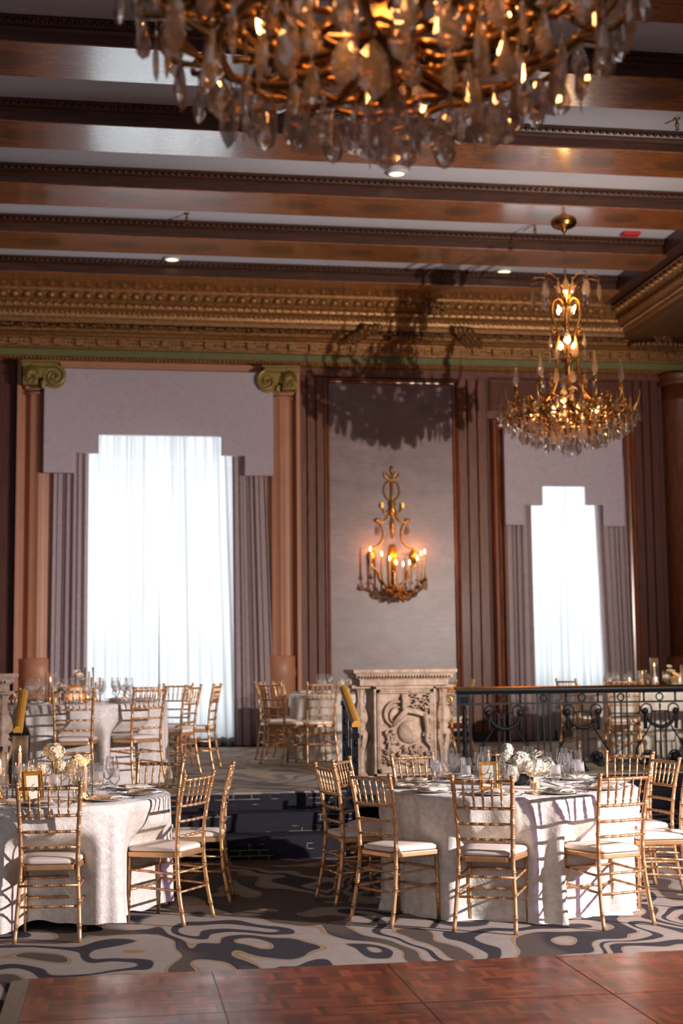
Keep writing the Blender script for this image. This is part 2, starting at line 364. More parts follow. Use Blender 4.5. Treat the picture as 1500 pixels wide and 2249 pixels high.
class Kind:
    """First use moves the original, later uses copy it with its parts."""
    def __init__(s, make): s.o = make(); learn(s.o); s.used = False
    def put(s, loc, rz, label, cat, group=None, scale=None, rot=None):
        o = s.o if not s.used else copy_tree(s.o)
        s.used = True; o.location = loc
        o.rotation_euler = rot if rot else (0, 0, rz)
        if scale: o.scale = (scale,)*3 if not hasattr(scale, '__len__') else scale
        tag(o, label, cat, group); return o
def struct(o): o['kind'] = 'structure'; return o
def arc(c, r, a0, a1, n=10, plane='xz', ry=None):
    out = []
    for i in range(n+1):
        a = a0+(a1-a0)*i/n; p, q = r*cos(a), (ry or r)*sin(a)
        out.append({'xz': (c[0]+p, c[1], c[2]+q), 'xy': (c[0]+p, c[1]+q, c[2]), 'yz': (c[0], c[1]+p, c[2]+q)}[plane])
    return out
def smooth_path(pts, n=6):
    P = [V(p) for p in pts]; out = []
    for i in range(len(P)-1):
        a = P[max(i-1, 0)]; b = P[i]; c = P[i+1]; d = P[min(i+2, len(P)-1)]
        for k in range(n):
            t = k/n; out.append(.5*((2*b)+(c-a)*t+(2*a-5*b+4*c-d)*t*t+(3*b-a-3*c+d)*t**3))
    out.append(P[-1]); return out

# ------------------------------------------------------------------ dimensions
PZ = .49           # platform height
WY = 20.1          # back wall
CZ, BZ = 6.90, 6.72
# ================================================================== SETTING
bm = MB().bx(-11, 13, -7, 22, -.1, 0); struct(bm.build('floor', 'carpet'))
m = MB().bx(-11, 13, 13.85, WY, 0, PZ).bx(-11, 2.12, 12.65, 13.85, 0, PZ)
struct(m.build('floor_platform', 'carpet_top'))
m = MB()
for z0, z1, y0, y1, yr in ((0, .185, 12.0, 12.66, 13.1), (.185, .34, 12.32, 12.66, 13.45)):
    m.bx(-11, 2.5, y0, y1, z0, z1); m.bx(2.5, 13, yr, 13.86, z0, z1); m.bx(2.1, 2.5, y0, 13.86, z0, z1)
m.bx(-11, 2.125, 12.635, 12.66, .34, PZ-.012).bx(2.5, 13, 13.835, 13.86, .34, PZ-.012).bx(2.1, 2.5, 12.64, 13.86, .34, .345)
struct(m.build('stair_steps', 'stair'))
# ceiling and beams
struct(MB().bx(-11, 13, 5, WY, CZ, CZ+.1).build('ceiling', 'ceiling'))
for i, y0 in enumerate((7.99, 9.76, 11.52, 13.27, 15.03, 16.77, 18.48)):
    y1 = y0+(.72 if i < 6 else .86)
    b = MB().bx(-11, 6.95, y0, y1, BZ, CZ-.002).build('ceiling_beam', 'beam_side'); struct(b)
    struct(MB().bx(-11, 6.90, y0+.012, y1-.012, BZ-.012, BZ-.0005).build('beam_soffit', 'soffit', b))
    mo = MB()
    mo.prism([(y0-.10, CZ-.003), (y0-.10, CZ-.025), (y0-.065, CZ-.04), (y0-.05, CZ-.062), (y0-.02, CZ-.07), (y0, CZ-.09), (y0, CZ-.003)], -11, 6.95, 'x')
    mo.prism([(y1, CZ-.003), (y1, CZ-.09), (y1+.02, CZ-.07), (y1+.05, CZ-.062), (y1+.065, CZ-.04), (y1+.10, CZ-.025), (y1+.10, CZ-.003)], -11, 6.95, 'x')
    x = -3.2
    while x < 6.9:
        mo.ell((x, y0-.075, CZ-.045), (.026, .02, .018), 6, 4); x += .07
    struct(mo.build('beam_moulding', 'beam_side', b))
cbm = MB().bx(6.84, 7.12, 5, 19.2, BZ-.005, CZ-.003)
struct(cbm.build('ceiling_beam', 'beam_side'))
# ---- cornice
PROF = [(0, 5.86), (.03, 5.865), (.07, 5.89), (.055, 5.93), (.07, 5.95), (.03, 5.955), (.03, 6.05), (.09, 6.055), (.10, 6.075), (.12, 6.08), (.12, 6.175), (.17, 6.18),
        (.18, 6.2), (.22, 6.21), (.26, 6.235), (.33, 6.25), (.33, 6.285), (.37, 6.30), (.54, 6.315), (.555, 6.36), (.58, 6.39), (.59, 6.44), (.615, 6.47)]
PROF += [(.66+.045*sin(a), 6.525-.045*cos(a)) for a in [pi*k/6 for k in range(0, 7)]][1:6]
PROF += [(.68, 6.575), (.70, 6.60), (.76, 6.63), (.80, 6.675), (.83, 6.69), (.83, 6.715), (.83, 6.72)]
XR = 7.05
def cornice_strip(i0, i1, name, mat, par):
    rows = []
    for d, z in PROF[i0:i1+1]:
        if d < .35: rows.append([(-11, WY-d, z), (13, WY-d, z)])
        else: rows.append([(-11, WY-d, z), (XR+.83-d, WY-d, z), (XR+.83-d, 5, z)])
    # split by run count
    mb = MB()
    for a, b in zip(rows[:-1], rows[1:]):
        if len(a) == len(b): mb.grid([a, b], False)
        elif len(a) == 2: mb.grid([[a[0], (XR+.83-.37, a[0][1], a[0][2])], b[:2]], False)
    return mb.build(name, mat, par)
cor = empty('cornice'); struct(cor)
struct(cornice_strip(0, 5, 'gilt_strip', 'gilt', cor)); struct(cornice_strip(5, 6, 'green_frieze', 'green', cor))
struct(cornice_strip(6, 17, 'dentil_band', 'gilt', cor)); struct(cornice_strip(17, 19, 'carved_soffit', 'gilt_carved', cor))
struct(cornice_strip(19, len(PROF)-1, 'crown_moulding', 'gilt', cor))
struct(MB().bx(XR+.44, XR+1.5, 5, WY-.3, 6.30, CZ).build('soffit_box', 'gilt_carved', cor))
struct(MB().bx(XR, XR+1.5, 5, WY-.3, 6.69, CZ).bx(-11, XR, WY-.8, WY, 6.71, CZ).build('cornice_core', 'beam_side', cor))
orn = MB()
def both(fn, xs, ys):      # ornament along the back wall and along the side run
    for x in xs: fn(lambda d, u, z: (x+u, WY-d, z))
    for y in ys: fn(lambda d, u, z: (XR+.83-d, y+u, z))
def frange(a, b, st):
    while a < b: yield a; a += st
def blk(P):
    a = P(.115, -.05, 6.085); b = P(.185, .05, 6.172)
    orn.bx(min(a[0], b[0]), max(a[0], b[0]), min(a[1], b[1]), max(a[1], b[1]), 6.085, 6.172)
both(blk, frange(-2.0, 9, .3), [])
st = MB()
for x in frange(-2.0, 9, .055): st.ell((x, WY-.068, 5.915), (.02, .014, .016), 6, 4)
for x in frange(-2.0, 9, .05): st.ell((x, WY-.13, 6.128), (.018, .014, .02), 5, 4)
for x in frange(-2.0, 9, .045): st.ell((x, WY-.235, 6.222), (.014, .012, .012), 5, 4)
st.v and struct(st.build('beading', 'gilt', cor))
eg = MB()
def egg(P): eg.ell(P(.775, 0, 6.636), (.06, .055, .048), 9, 6); eg.tube([P(.70, -.08, 6.6), P(.735, -.065, 6.63), P(.80, -.08, 6.675)], .009, 5)
both(egg, frange(-2.0, XR, .162), frange(13, WY-.9, .162))
def rope(P): eg.tube([P(.655, -.05, 6.49), P(.71, -.01, 6.525), P(.67, .05, 6.575)], .019, 5)
both(rope, frange(-2.0, XR, .108), frange(13, WY-.75, .108))
def lf(P): eg.ell(P(.60, 0, 6.44), (.03, .02, .022), 6, 4)
both(lf, frange(-2.0, XR, .07), frange(13, WY-.6, .07))
struct(eg.build('egg_and_rope', 'gilt', cor))
fo = MB(); rnd = random.Random(3)
def foliage(x0, x1, d0, d1, n, z=6.31, sc=1):
    for i in range(n):
        x = x0+(x1-x0)*rnd.random(); d = d0+(d1-d0)*rnd.random(); a = rnd.random()*pi
        fo.tube([(x-.05*sc*cos(a), WY-d, z), (x, WY-d-.02, z-.035*sc), (x+.05*sc*cos(a), WY-d-.03*sin(a), z-.01)], [.006, .018*sc, .005], 5)
foliage(-2.1, 7.4, .38, .54, 620)
for x in (-.02, 3.5, 6.85):
    pass
for cx in (3.42, 5.02, 8.0):       # acanthus brackets under the soffit
    for k in range(34):
        t_ = k/33; d = .2+.5*t_; z = 6.24+.1*t_
        for s_ in (-.1, -.035, .035, .1): fo.ell((cx+s_+.3*(t_-.5)*(1 if cx < 4 else -1), WY-d, z-.035*rnd.random()), (.045, .035, .045), 6, 4)
for cx, cz, rx in ((4.18, 6.2, .3), (7.9, 6.2, .42)):   # oval rosettes
    for r_ in (1, .78, .52, .25):
        for k in range(int(26*r_)+4):
            a = 2*pi*k/(int(26*r_)+4); fo.ell((cx+rx*r_*cos(a), WY-.42+.16*r_*sin(a), cz+.05-.02*r_), (.036, .03, .04), 6, 4)
# cartouche over the cornice
for k in range(70):
    a = rnd.random()*2*pi; r_ = rnd.random()**.5
    fo.ell((4.42+.2*r_*cos(a), WY-.84-.07*(1-r_), 6.58+.12*r_*sin(a)), (.035, .03, .028), 6, 4)
struct(fo.build('carved_foliage', 'gilt_carved', cor)); struct(orn.build('dentil_blocks', 'gilt', cor))

# ---- back wall with window openings
WX1, WX2 = (-.50, 1.76), (5.72, 7.26)
SILL, HEAD = (.62, 1.22), 5.1
m = MB(); y0, y1 = WY, WY+.45
for a, b in ((-11, WX1[0]), (WX1[1], WX2[0]), (WX2[1], 13)): m.bx(a, b, y0, y1, 0, CZ)
for (a, b), q in zip((WX1, WX2), SILL): m.bx(a, b, y0, y1, 0, q); m.bx(a, b, y0, y1, HEAD, CZ)
struct(m.build('wall_back', 'wood_dark'))
def trim(name, mb, mat, bev=0):
    o = mb.build(name, mat); struct(o)
    if bev: bevel(o, bev)
    return o
struct(MB().bx(-8.3, -8, -6, WY, 0, CZ).build('wall_left', 'wood_dark')); struct(MB().bx(12.6, 12.9, -6, WY, 0, CZ).build('wall_right', 'wood_dark'))
# baseboard
trim('baseboard_back', MB().bx(-11, 13, WY-.06, WY, PZ, PZ+.14), 'black')
# grooved boards left, centre, right
def boards(x0, x1, n, z0, z1, mat, d=.03, gap=.012):
    mb = MB(); wd = (x1-x0)/n
    for k in range(n):
        a, b = x0+k*wd+gap/2, x0+(k+1)*wd-gap/2
        mb.prism([(a, WY), (a, WY-d+.008), (a+.008, WY-d), (b-.008, WY-d), (b, WY-d+.008), (b, WY)], z0, z1, 'z')
    return mb
trim('trim_1', boards(-2.6, -1.36, 5, PZ, 5.85, 'wood'), 'wood_dark')
trim('trim_2', boards(2.585, 2.98, 3, PZ, 5.85, 'wood'), 'wood')
trim('trim_3', boards(4.93, 5.37, 3, PZ, 5.85, 'wood', .05), 'wood')
trim('trim_4', boards(7.62, 8.02, 3, PZ, 5.85, 'wood', .04), 'wood_dark')
trim('trim_5', MB().bx(2.61, 5.4, WY-.065, WY, 5.74, 5.86).bx(5.4, 8.1, WY-.065, WY, 5.78, 5.86), 'wood')
# silk panel and its moulding
struct(MB().bx(3.02, 4.86, WY-.012, WY, PZ+.3, 5.68).build('wall_panel', 'silk'))
def frame(x0, x1, z0, z1, wd, d, name, mat='wood_mould', bottom=True):
    mb = MB(); n = 6
    prof = [(0, 0), (0, d*.5), (wd*.15, d*.95), (wd*.35, d), (wd*.5, d*.6), (wd*.62, d*.75), (wd*.8, d*.7), (wd, d*.25), (wd, 0)]
    rows = []
    for u_, dd in prof:
        y = WY-dd-.001
        r_ = [(x0+u_, y, z0+(u_ if bottom else 0)), (x0+u_, y, z1-u_), (x1-u_, y, z1-u_), (x1-u_, y, z0+(u_ if bottom else 0))]
        if bottom: r_.append(r_[0])
        rows.append(r_)
    mb.grid(rows, False)
    if not bottom:
        pass
    return trim(name, mb, mat)
frame(2.96, 4.94, PZ+.2, 5.73, .085, .07, 'trim_6')
frame(5.43, 7.62, PZ, 5.16, .15, .12, 'trim_7', bottom=False)
frame(5.42, 7.6, 5.27, 5.76, .04, .03, 'trim_8', 'wood')
trim('trim_9', MB().bx(5.37, 7.68, WY-.035, WY, 5.17, 5.27), 'wood')
# salmon surround of the first window
trim('trim_10', MB().bx(-1.32, 2.59, WY-.16, WY-.12, 5.80, 5.86).bx(-1.34, -1.28, WY-.2, WY, PZ, 5.86).bx(2.54, 2.60, WY-.2, WY, PZ, 5.86).bx(-1.3, 2.57, WY-.14, WY-.1, 5.76, 5.84), 'salmon', .008)
trim('trim_11', MB().bx(-1.30, -.80, WY-.05, WY, PZ, 5.8).bx(2.02, 2.56, WY-.05, WY, PZ, 5.8).bx(-1.3, 2.56, WY-.02, WY, HEAD, 5.8), 'salmon')
def pilaster(cx, side):
    e = empty('pilaster', (cx, WY-.05, PZ)); struct(e)
    mb = MB(); r_ = .185
    # fluted shaft, half round
    pts = []
    n = 40
    prof = []
    for k in range(n+1):
        a = pi*k/n; fl = .022*max(0, abs(sin(4*a)))
        prof.append((-(r_-fl)*cos(a), -(r_*.85-fl)*sin(a)))
    mb.grid([[(x, y, z) for x, y in prof] for z in (1.25, 4.92)], True)
    for zz in (4.90, 4.95): mb.tube([(-r_*1.04*cos(pi*k/12), -r_*.92*sin(pi*k/12), zz) for k in range(13)], .018, 6)
    mb.bx(-.2, .2, -.13, 0, 4.96, 5.0)
    struct(mb.build('shaft', 'salmon', e))
    b2 = MB(); b2.grid([[(-(r_+g)*cos(pi*k/16), -(r_*.9+g)*sin(pi*k/16), z) for k in range(17)] for g, z in ((.03, 0), (.03, .95), (.05, 1.0), (.03, 1.1), (.035, 1.24), (-.02, 1.25))], True)
    struct(b2.build('plinth', 'salmon', e))
    return e
pilaster(-1.03, 1); pilaster(2.32, -1)
def capital(ox, sgn, mirror):
    # gilded ionic capital: abacus, scroll, shell (sgn: direction in which the scroll points)
    e = empty('capital', (ox, WY-.34, 5.42), 0, 'gilded scroll capital at the top %s corner of the large window' % mirror, 'capital')
    mb = MB()
    def X(u_): return sgn*u_
    for z, d, l in ((.365, .13, .50), (.335, .11, .47), (.31, .10, .44)):
        a, b = sorted((X(-.02), X(l))); mb.bx(a, b, -d, .16, z-.012, z+.016)
    bevel(mb.build('abacus', 'capital_gold', e), .006)
    sc = MB(); c = (X(.42), -.06, .155); pts = []; rr = []
    for k in range(60):
        a = pi/2-k*.235*1; r_ = .165*math.exp(-.036*k)
        pts.append((c[0]+X(r_*cos(a)), c[1]-.0008*k, c[2]+r_*sin(a))); rr.append(.032*math.exp(-.022*k))
    sc.tube([(X(.06), -.06, .30), (X(.24), -.06, .315)]+pts, [.02, .028]+rr, 8)
    sc.prism([(c[0]+X(.15*cos(a)), c[2]+.15*sin(a)) for a in [2*pi*k/28 for k in range(28)]], -.055, .14)
    sc.prism([(X(.0), .30), (X(.42), .31), (X(.30), .17), (X(.0), .10)], -.03, .14)
    sc.build('scroll', 'capital_gold', e)
    sh = MB()
    for k in range(9):
        a = pi*(k+.5)/9; sh.tube([(X(.11), -.09, .14), (X(.11)+.11*cos(a), -.10, .14+.17*sin(a))], [.008, .02], 6)
    for q in (-1, 1):
        sh.tube([(X(.11)+q*(.035+.03*cos(a)), -.09, .10+.03*sin(a)) for a in [2*pi*k/10 for k in range(10)]], .012, 6, closed=True)
        sh.ell((X(.11)+q*.05, -.09, .10), .016)
    for k in range(6):
        a = -.6+k*.28; sh.tube([(X(.23), -.09, .09), (X(.23)+X(.09)*cos(a)*.8, -.1, .08-.10*sin(a+.5))], [.007, .016], 6)
    sh.bx(*sorted((X(0), X(.2))), -.06, .14, .05, .32)
    sh.build('shell_ornament', 'capital_gold', e)
    return e
capital(-1.25, 1, 'left'); capital(2.53, -1, 'right')

# ---- windows
def window(n, x0, x1, label_n):
    e = empty('window_%d' % n, ((x0+x1)/2, WY+.3, SILL[n-1])); struct(e)
    hw = (x1-x0)/2; H = HEAD-SILL[n-1]; mb = MB()
    for x in (-hw+.03, hw-.03): mb.bx(x-.03, x+.03, -.04, .04, 0, H)
    nb = 4 if n == 1 else 3
    for z in (.03, .95 if n == 1 else .76, H-.58, H-.03): mb.bx(-hw, hw, -.04, .04, z-.035, z+.035)
    for k in range(1, nb): x = -hw+2*hw*k/nb; mb.bx(x-.018, x+.018, -.03, .03, 0, H)
    struct(mb.build('window_frame', 'window_frame', e))
    struct(MB().bx(-hw+.03, hw-.03, -.005, .005, .03, H-.03).build('window_pane', 'pane', e))
    struct(MB().bx(-hw-.05, hw+.05, -.42, .06, -.06, 0).build('window_sill', 'window_frame', e))
window(1, *WX1, 0); window(2, *WX2, 0)
# the pale masonry across the street, plain and daylit
b = MB().bx(-8, 14, 23.5, 23.8, -2, 12); struct(b.build('wall_outside', simple('pale masonry', rgb(226, 228, 230), .9, 0, .05, 2)))

# ---- curtains
def folds(x0, x1, z0, z1, y, amp, nf, seed, lean0=0, lean1=0, nx=90, nz=14, sharp=1.0, flare=.3):
    rn = random.Random(seed); ph = [rn.random()*6.28 for _ in range(6)]; rows = []
    nf = nf*1.0
    for j in range(nz+1):
        tz = j/nz; row = []
        for i in range(nx+1):
            u_ = i/nx; x = x0+(x1-x0)*u_+(1-tz)*(lean0*(1-u_)+lean1*u_)
            am = amp*(1+flare*(1-tz)); q = 2*pi*nf*u_+ph[0]+1.1*sin(2*pi*u_*1.5+ph[1])+.25*(1-tz)*sin(3*u_*pi+ph[2])
            yy = am*(sin(q)+.35*sin(2.3*q+ph[3])+.2*sin(.37*q+ph[4])*sharp)
            row.append((x+.25*am*cos(q), y+yy, z0+(z1-z0)*tz))
        rows.append(row)
    return MB().grid(rows)
def curtain(name, mb, mat, label, cat, group=None, thick=.004):
    o = mb.build(name, mat); tag(o, label, cat, group)
    if thick: sm = o.modifiers.new('cloth', 'SOLIDIFY'); sm.thickness = thick; sm.offset = 0
    return o
curtain('drape', folds(-.86, -.36, PZ+.02, 5.3, WY-.17, .035, 6, 1, -.03, .0), 'drape', 'grey lilac drape hanging at the left side of the large window', 'curtain', None, .006)
curtain('drape', folds(1.62, 2.08, PZ+.02, 5.3, WY-.17, .035, 5.5, 2, .03, .16), 'drape', 'grey lilac drape hanging at the right side of the large window', 'curtain', None, .006)
curtain('drape', folds(5.58, 5.98, PZ+.02, 4.6, WY-.17, .03, 5, 3), 'drape', 'grey lilac drape at the left side of the narrow window', 'curtain', None, .006)
curtain('drape', folds(6.93, 7.40, PZ+.02, 4.6, WY-.17, .03, 5.5, 4, .12, .05), 'drape', 'grey lilac drape at the right side of the narrow window', 'curtain', None, .006)
curtain('sheer_curtain', folds(-.45, .62, PZ+.02, 5.2, WY-.06, .03, 7, 5, 0, -.02, 140), 'sheer', 'white sheer curtain covering the left half of the large window', 'curtain', None, 0)
curtain('sheer_curtain', folds(.60, 1.72, PZ+.02, 5.2, WY-.09, .03, 8, 6, .05, .16, 140), 'sheer', 'white sheer curtain covering the right half of the large window', 'curtain', None, 0)
curtain('sheer_curtain', folds(5.9, 6.52, PZ+.02, 4.6, WY-.06, .018, 6, 7), 'sheer', 'white sheer curtain covering the left half of the narrow window', 'curtain', None, 0)
curtain('sheer_curtain', folds(6.50, 7.02, PZ+.02, 4.6, WY-.08, .018, 6, 8, 0, .12), 'sheer', 'white sheer curtain covering the right half of the narrow window', 'curtain', None, 0)
def valance(pts, y0, y1, label):
    o = MB().prism(pts, y0, y1).build('valance', 'valance'); tag(o, label, 'valance'); bevel(o, .012, 2); return o
valance([(-.76, 5.72), (-.84, 5.62), (-.97, 5.50), (-.97, 4.26), (-.55, 4.26), (-.55, 4.54), (-.22, 4.54), (-.22, 4.80), (1.47, 4.80), (1.47, 4.53), (1.80, 4.53), (1.80, 4.25), (2.20, 4.25), (2.20, 5.50), (2.08, 5.62), (2.0, 5.72)],
        WY-.34, WY-.24, 'wide grey lilac stepped valance above the large window')
valance([(5.56, 4.97), (5.56, 3.58), (5.84, 3.58), (5.84, 3.87), (6.12, 3.87), (6.12, 4.15), (6.77, 4.15), (6.77, 3.88), (7.04, 3.88), (7.04, 3.57), (7.35, 3.57), (7.35, 4.97)],
        WY-.28, WY-.2, 'narrow grey lilac stepped valance above the right window')
# round wooden column by the right edge
e = empty('column', (8.36, WY-.02, PZ)); struct(e)
struct(MB().lathe([(.27, 1.2), (.27, 4.96), (.285, 4.98), (.27, 5.0), (.275, 5.2)], 32).build('shaft', 'wood', e))
struct(MB().lathe([(.3, 5.2), (.34, 5.24), (.3, 5.28), (.35, 5.34), (.35, 5.38)], 32).build('cap', 'wood', e))
struct(MB().lathe([(.33, 0), (.33, 1.1), (.3, 1.2)], 32).build('plinth', 'wood', e))

# ---- dance floor
df = empty('dance_floor', (0, 0, 0), 0, 'red brown parquet dance floor with metal seams laid over the carpet', 'dance floor')
P9 = .9144
for j in range(6):
    for i in range(8):
        x = -.405+i*P9; y = 7.585-j*P9
        MB().bx(x+.004, x+P9-.004, y-P9+.004, y-.004, .002, .024).build('panel', 'parquet', df)
MB().bx(-.405, -.405+8*P9, 7.585-6*P9, 7.585, .001, .0205).build('seam', simple('grey metal seam', rgb(132, 118, 106), .4, .6), df)
MB().prism([(-.405, .001), (-.405, .024), (-.50, .008), (-.50, .001)], 7.585-6*P9, 7.60, 'y').build('edge_ramp', simple('ribbed beige ramp', rgb(150, 128, 104), .5, 0, .15, 60, .3), df)

# ================================================================== CHIAVARI CHAIRS
def bamboo(mb, path, r, ring_at, n=8):
    P = [V(p) for p in path]; L = [0]
    for a, b in zip(P[:-1], P[1:]): L.append(L[-1]+(b-a).length)
    def at_(s):
        s = max(0, min(L[-1], s))
        for i in range(len(P)-1):
            if s <= L[i+1] or i == len(P)-2: return P[i].lerp(P[i+1], (s-L[i])/(L[i+1]-L[i]))
    st = [(s, r) for s in L]
    for c in ring_at:
        for o_ in (-.006, .006): st += [(c+o_-.0045, r), (c+o_-.002, r*1.22), (c+o_+.002, r*1.22), (c+o_+.0045, r)]
    st.sort(key=lambda q: q[0]); st = [q for q in st if 0 <= q[0] <= L[-1]]
    out = [st[0]]
    for q in st[1:]:
        if q[0]-out[-1][0] > 1e-4: out.append(q)
    return mb.tube([at_(s) for s, _ in out], [q for _, q in out], n)
def make_chair():
    e = empty('chiavari_chair'); G = 'gold_paint'
    for s in (-1, 1):
        pts = smooth_path([(s*.186, -.012, 0), (s*.176, .03, .2), (s*.165, .052, .42), (s*.168, .045, .6), (s*.176, .018, .78), (s*.183, -.012, .905)], 5)
        mb = MB(); bamboo(mb, pts, .0135, [.1, .24, .36, .47, .56, .65, .74, .84])
        mb.lathe([(.0135, 0), (.017, .004), (.017, .012), (.013, .018), (.0, .02)], 8, (s*.183, -.012, .903)); mb.build('back_leg', G, e)
        mb = MB(); bamboo(mb, [(s*.182, .395, 0), (s*.178, .383, .43)], .0125, [.12, .21, .33], 8); mb.build('leg', G, e)
        for z in (.21, .31):
            mb = MB(); bamboo(mb, [(s*.176, .03 if z < .3 else .045, z), (s*.178, .388, z+.015)], .008, [.1, .19, .28], 6); mb.build('stretcher', G, e)
    for y, x in ((.035, .172), (.388, .178)):
        for z in (.20, .32) if y < .1 else (.20, .32):
            mb = MB(); bamboo(mb, [(-x, y, z), (x, y, z)], .008, [.09, .175, .26], 6); mb.build('stretcher', G, e)
    # seat frame
    def outline(f, bk, y0, y1, r_, n=6):
        P_ = []
        for cx, cy_, a0 in ((f-r_, y1-r_, 0), (-f+r_, y1-r_, pi/2), (-bk+r_, y0+r_, pi), (bk-r_, y0+r_, 3*pi/2)):
            for k in range(n+1): a = a0+pi/2*k/n; P_.append((cx+r_*cos(a), cy_+r_*sin(a)))
        return P_
    o = MB().prism(outline(.198, .158, .04, .41, .035), .405, .437, 'z').build('seat_frame', G, e); bevel(o, .006)
    mb = MB(); rows = []
    for sc_, z in ((.90, .437), (.985, .441), (1.0, .452), (.985, .463), (.90, .472), (.6, .478), (.2, .480)):
        rows.append([(x*sc_, .227+(y-.227)*sc_, z) for x, y in outline(.194, .154, .046, .408, .05)])
    mb.grid(rows, True, True); mb.add(rows[-1], [tuple(range(len(rows[-1])))])
    mb.build('cushion', 'cushion', e)
    # back rails and spindles
    def back(z):
        pz = smooth_path([(.165, .052, .42), (.168, .045, .6), (.176, .018, .78), (.183, -.012, .905)], 8)
        for a, b in zip(pz[:-1], pz[1:]):
            if a.z <= z <= b.z: t_ = (z-a.z)/(b.z-a.z); q = a.lerp(b, t_); return q.x, q.y
        return pz[-1].x, pz[-1].y
    SP = [-.115, -.0575, 0, .0575, .115]
    for z, r_ in ((.882, .0105), (.722, .0095), (.628, .009), (.537, .009)):
        x, y = back(z); mb = MB()
        bamboo(mb, [(-x, y, z), (0, y-.012, z), (x, y, z)], r_, [x+q for q in SP], 7); mb.build('rail', G, e)
    _, ya = back(.722); _, yb = back(.882)
    for q in SP:
        a, b = V((q*.97, ya-.01, .722)), V((q*1.03, yb-.01, .882)); mb = MB()
        L = (b-a).length
        st = [(0, .004), (.015, .005), (.03, .0085), (.034, .0095), (.038, .006), (.07, .0085), (.075, .010), (.08, .0085), (.115, .006), (.119, .0095), (.123, .008), (.145, .005), (L, .004)]
        mb.tube([a.lerp(b, s_/L) for s_, _ in st], [r_ for _, r_ in st], 6); mb.build('spindle', G, e)
    return e
CH = Kind(make_chair)
def chair(x, y, rz, floor, label, group):
    return CH.put((x, y, floor), R(rz), label, 'chair', group), (x, y, rz)
T7, T6 = (2.63, 9.48, 0), (-.49, 9.60, 0)
TA, TB, TC = (-.34, 14.30, PZ), (2.98, 17.35, PZ), (6.35, 16.55, PZ)
g7, g6 = 'gold bamboo chairs around the near right table', 'gold bamboo chairs around the near left table'
gA, gB, gC = 'gold bamboo chairs at the platform table by the large window', 'gold bamboo chairs at the platform table behind the stone pedestal', 'gold bamboo chairs at the platform table behind the iron railing'
CHAIRS = {}
def chairs(key, floor, group, rows):
    CHAIRS[key] = []
    for x, y, rz, lab in rows:
        chair(x, y, rz, floor, lab, group); CHAIRS[key].append((x, y, R(rz)))
chairs('7', 0, g7, [
    (2.18, 8.42, -27, 'gold bamboo chair with its back to us, near centre of the right round table'),
    (3.06, 8.41, 17, 'gold bamboo chair with its back to us, right front of the right table'),
    (1.58, 8.85, -58, 'gold bamboo chair at the left front of the right round table, bright seat'),
    (1.43, 9.72, -78, 'gold bamboo chair seen edge-on at the far left of the near right table'),
    (1.64, 10.32, -118, 'gold bamboo chair standing behind the edge-on chair left of the near right table'),
    (2.24, 10.72, -160, 'gold bamboo chair behind the near right table, in front of the stone pedestal'),
    (3.05, 10.86, 170, 'gold bamboo chair behind the white flowers of the near right table'),
    (3.84, 10.42, 140, 'gold bamboo chair behind the right part of the near right table, facing us'),
    (3.86, 9.78, 100, 'gold bamboo chair cut by the right picture edge, the farther one'),
    (3.78, 9.10, 78, 'gold bamboo chair cut by the right picture edge, the nearer one')])
chairs('6', 0, g6, [
    (-.367, 8.675-.02, -4, 'gold bamboo chair with its back to us at the near left round table'),
    (.53, 9.17, 57, 'gold bamboo chair at the right side of the near left table, seat lit'),
    (.80, 9.98, 82, 'gold bamboo chair seen edge-on at the right end of the near left table'),
    (.34, 10.62, 150, 'gold bamboo chair facing us behind the right part of the near left table'),
    (-.42, 10.66, 178, 'gold bamboo chair behind the hurricane candles of the near left table')])
chairs('A', PZ, gA, [
    (-.355, 13.18, -3, 'gold bamboo chair with its back to us, left one on the platform'),
    (.335, 13.48, 35, 'gold bamboo chair on the platform in front of the sheer curtain, turned left'),
    (-.98, 13.72, -42, 'gold bamboo chair behind the left gilded stair handrail'),
    (.80, 14.75, 62, 'gold bamboo chair right of the platform window table, nearest of three close together'),
    (1.10, 15.55, 74, 'gold bamboo chair seen edge-on, rightmost beside the platform window table'),
    (.72, 16.35, 150, 'gold bamboo chair right of the platform window table, farthest of three'),
    (.30, 15.42, 178, 'gold bamboo chair on the far side of the platform window table')])
chairs('B', PZ, gB, [
    (2.34, 16.15, 12, 'gold bamboo chair with its back to us left of the stone pedestal'),
    (1.76, 16.18, -56, 'gold bamboo chair left of the pedestal table, nearest of a cluster'),
    (1.72, 16.95, -78, 'gold bamboo chair seen edge-on, leftmost beside the pedestal table'),
    (2.02, 17.7, -115, 'gold bamboo chair behind the cluster left of the pedestal table'),
    (3.86, 16.35, 52, 'gold bamboo chair right behind the stone pedestal and brass scroll'),
    (4.28, 16.9, 78, 'gold bamboo chair behind the iron railing left of the narrow window')])
chairs('C', PZ, gC, [
    (5.62, 15.35, -14, 'gold bamboo chair with its back to us behind the right railing'),
    (5.28, 16.35, -70, 'gold bamboo chair behind the railing below the narrow window'),
    (6.75, 15.4, 20, 'gold bamboo chair behind the right end of the iron railing')])

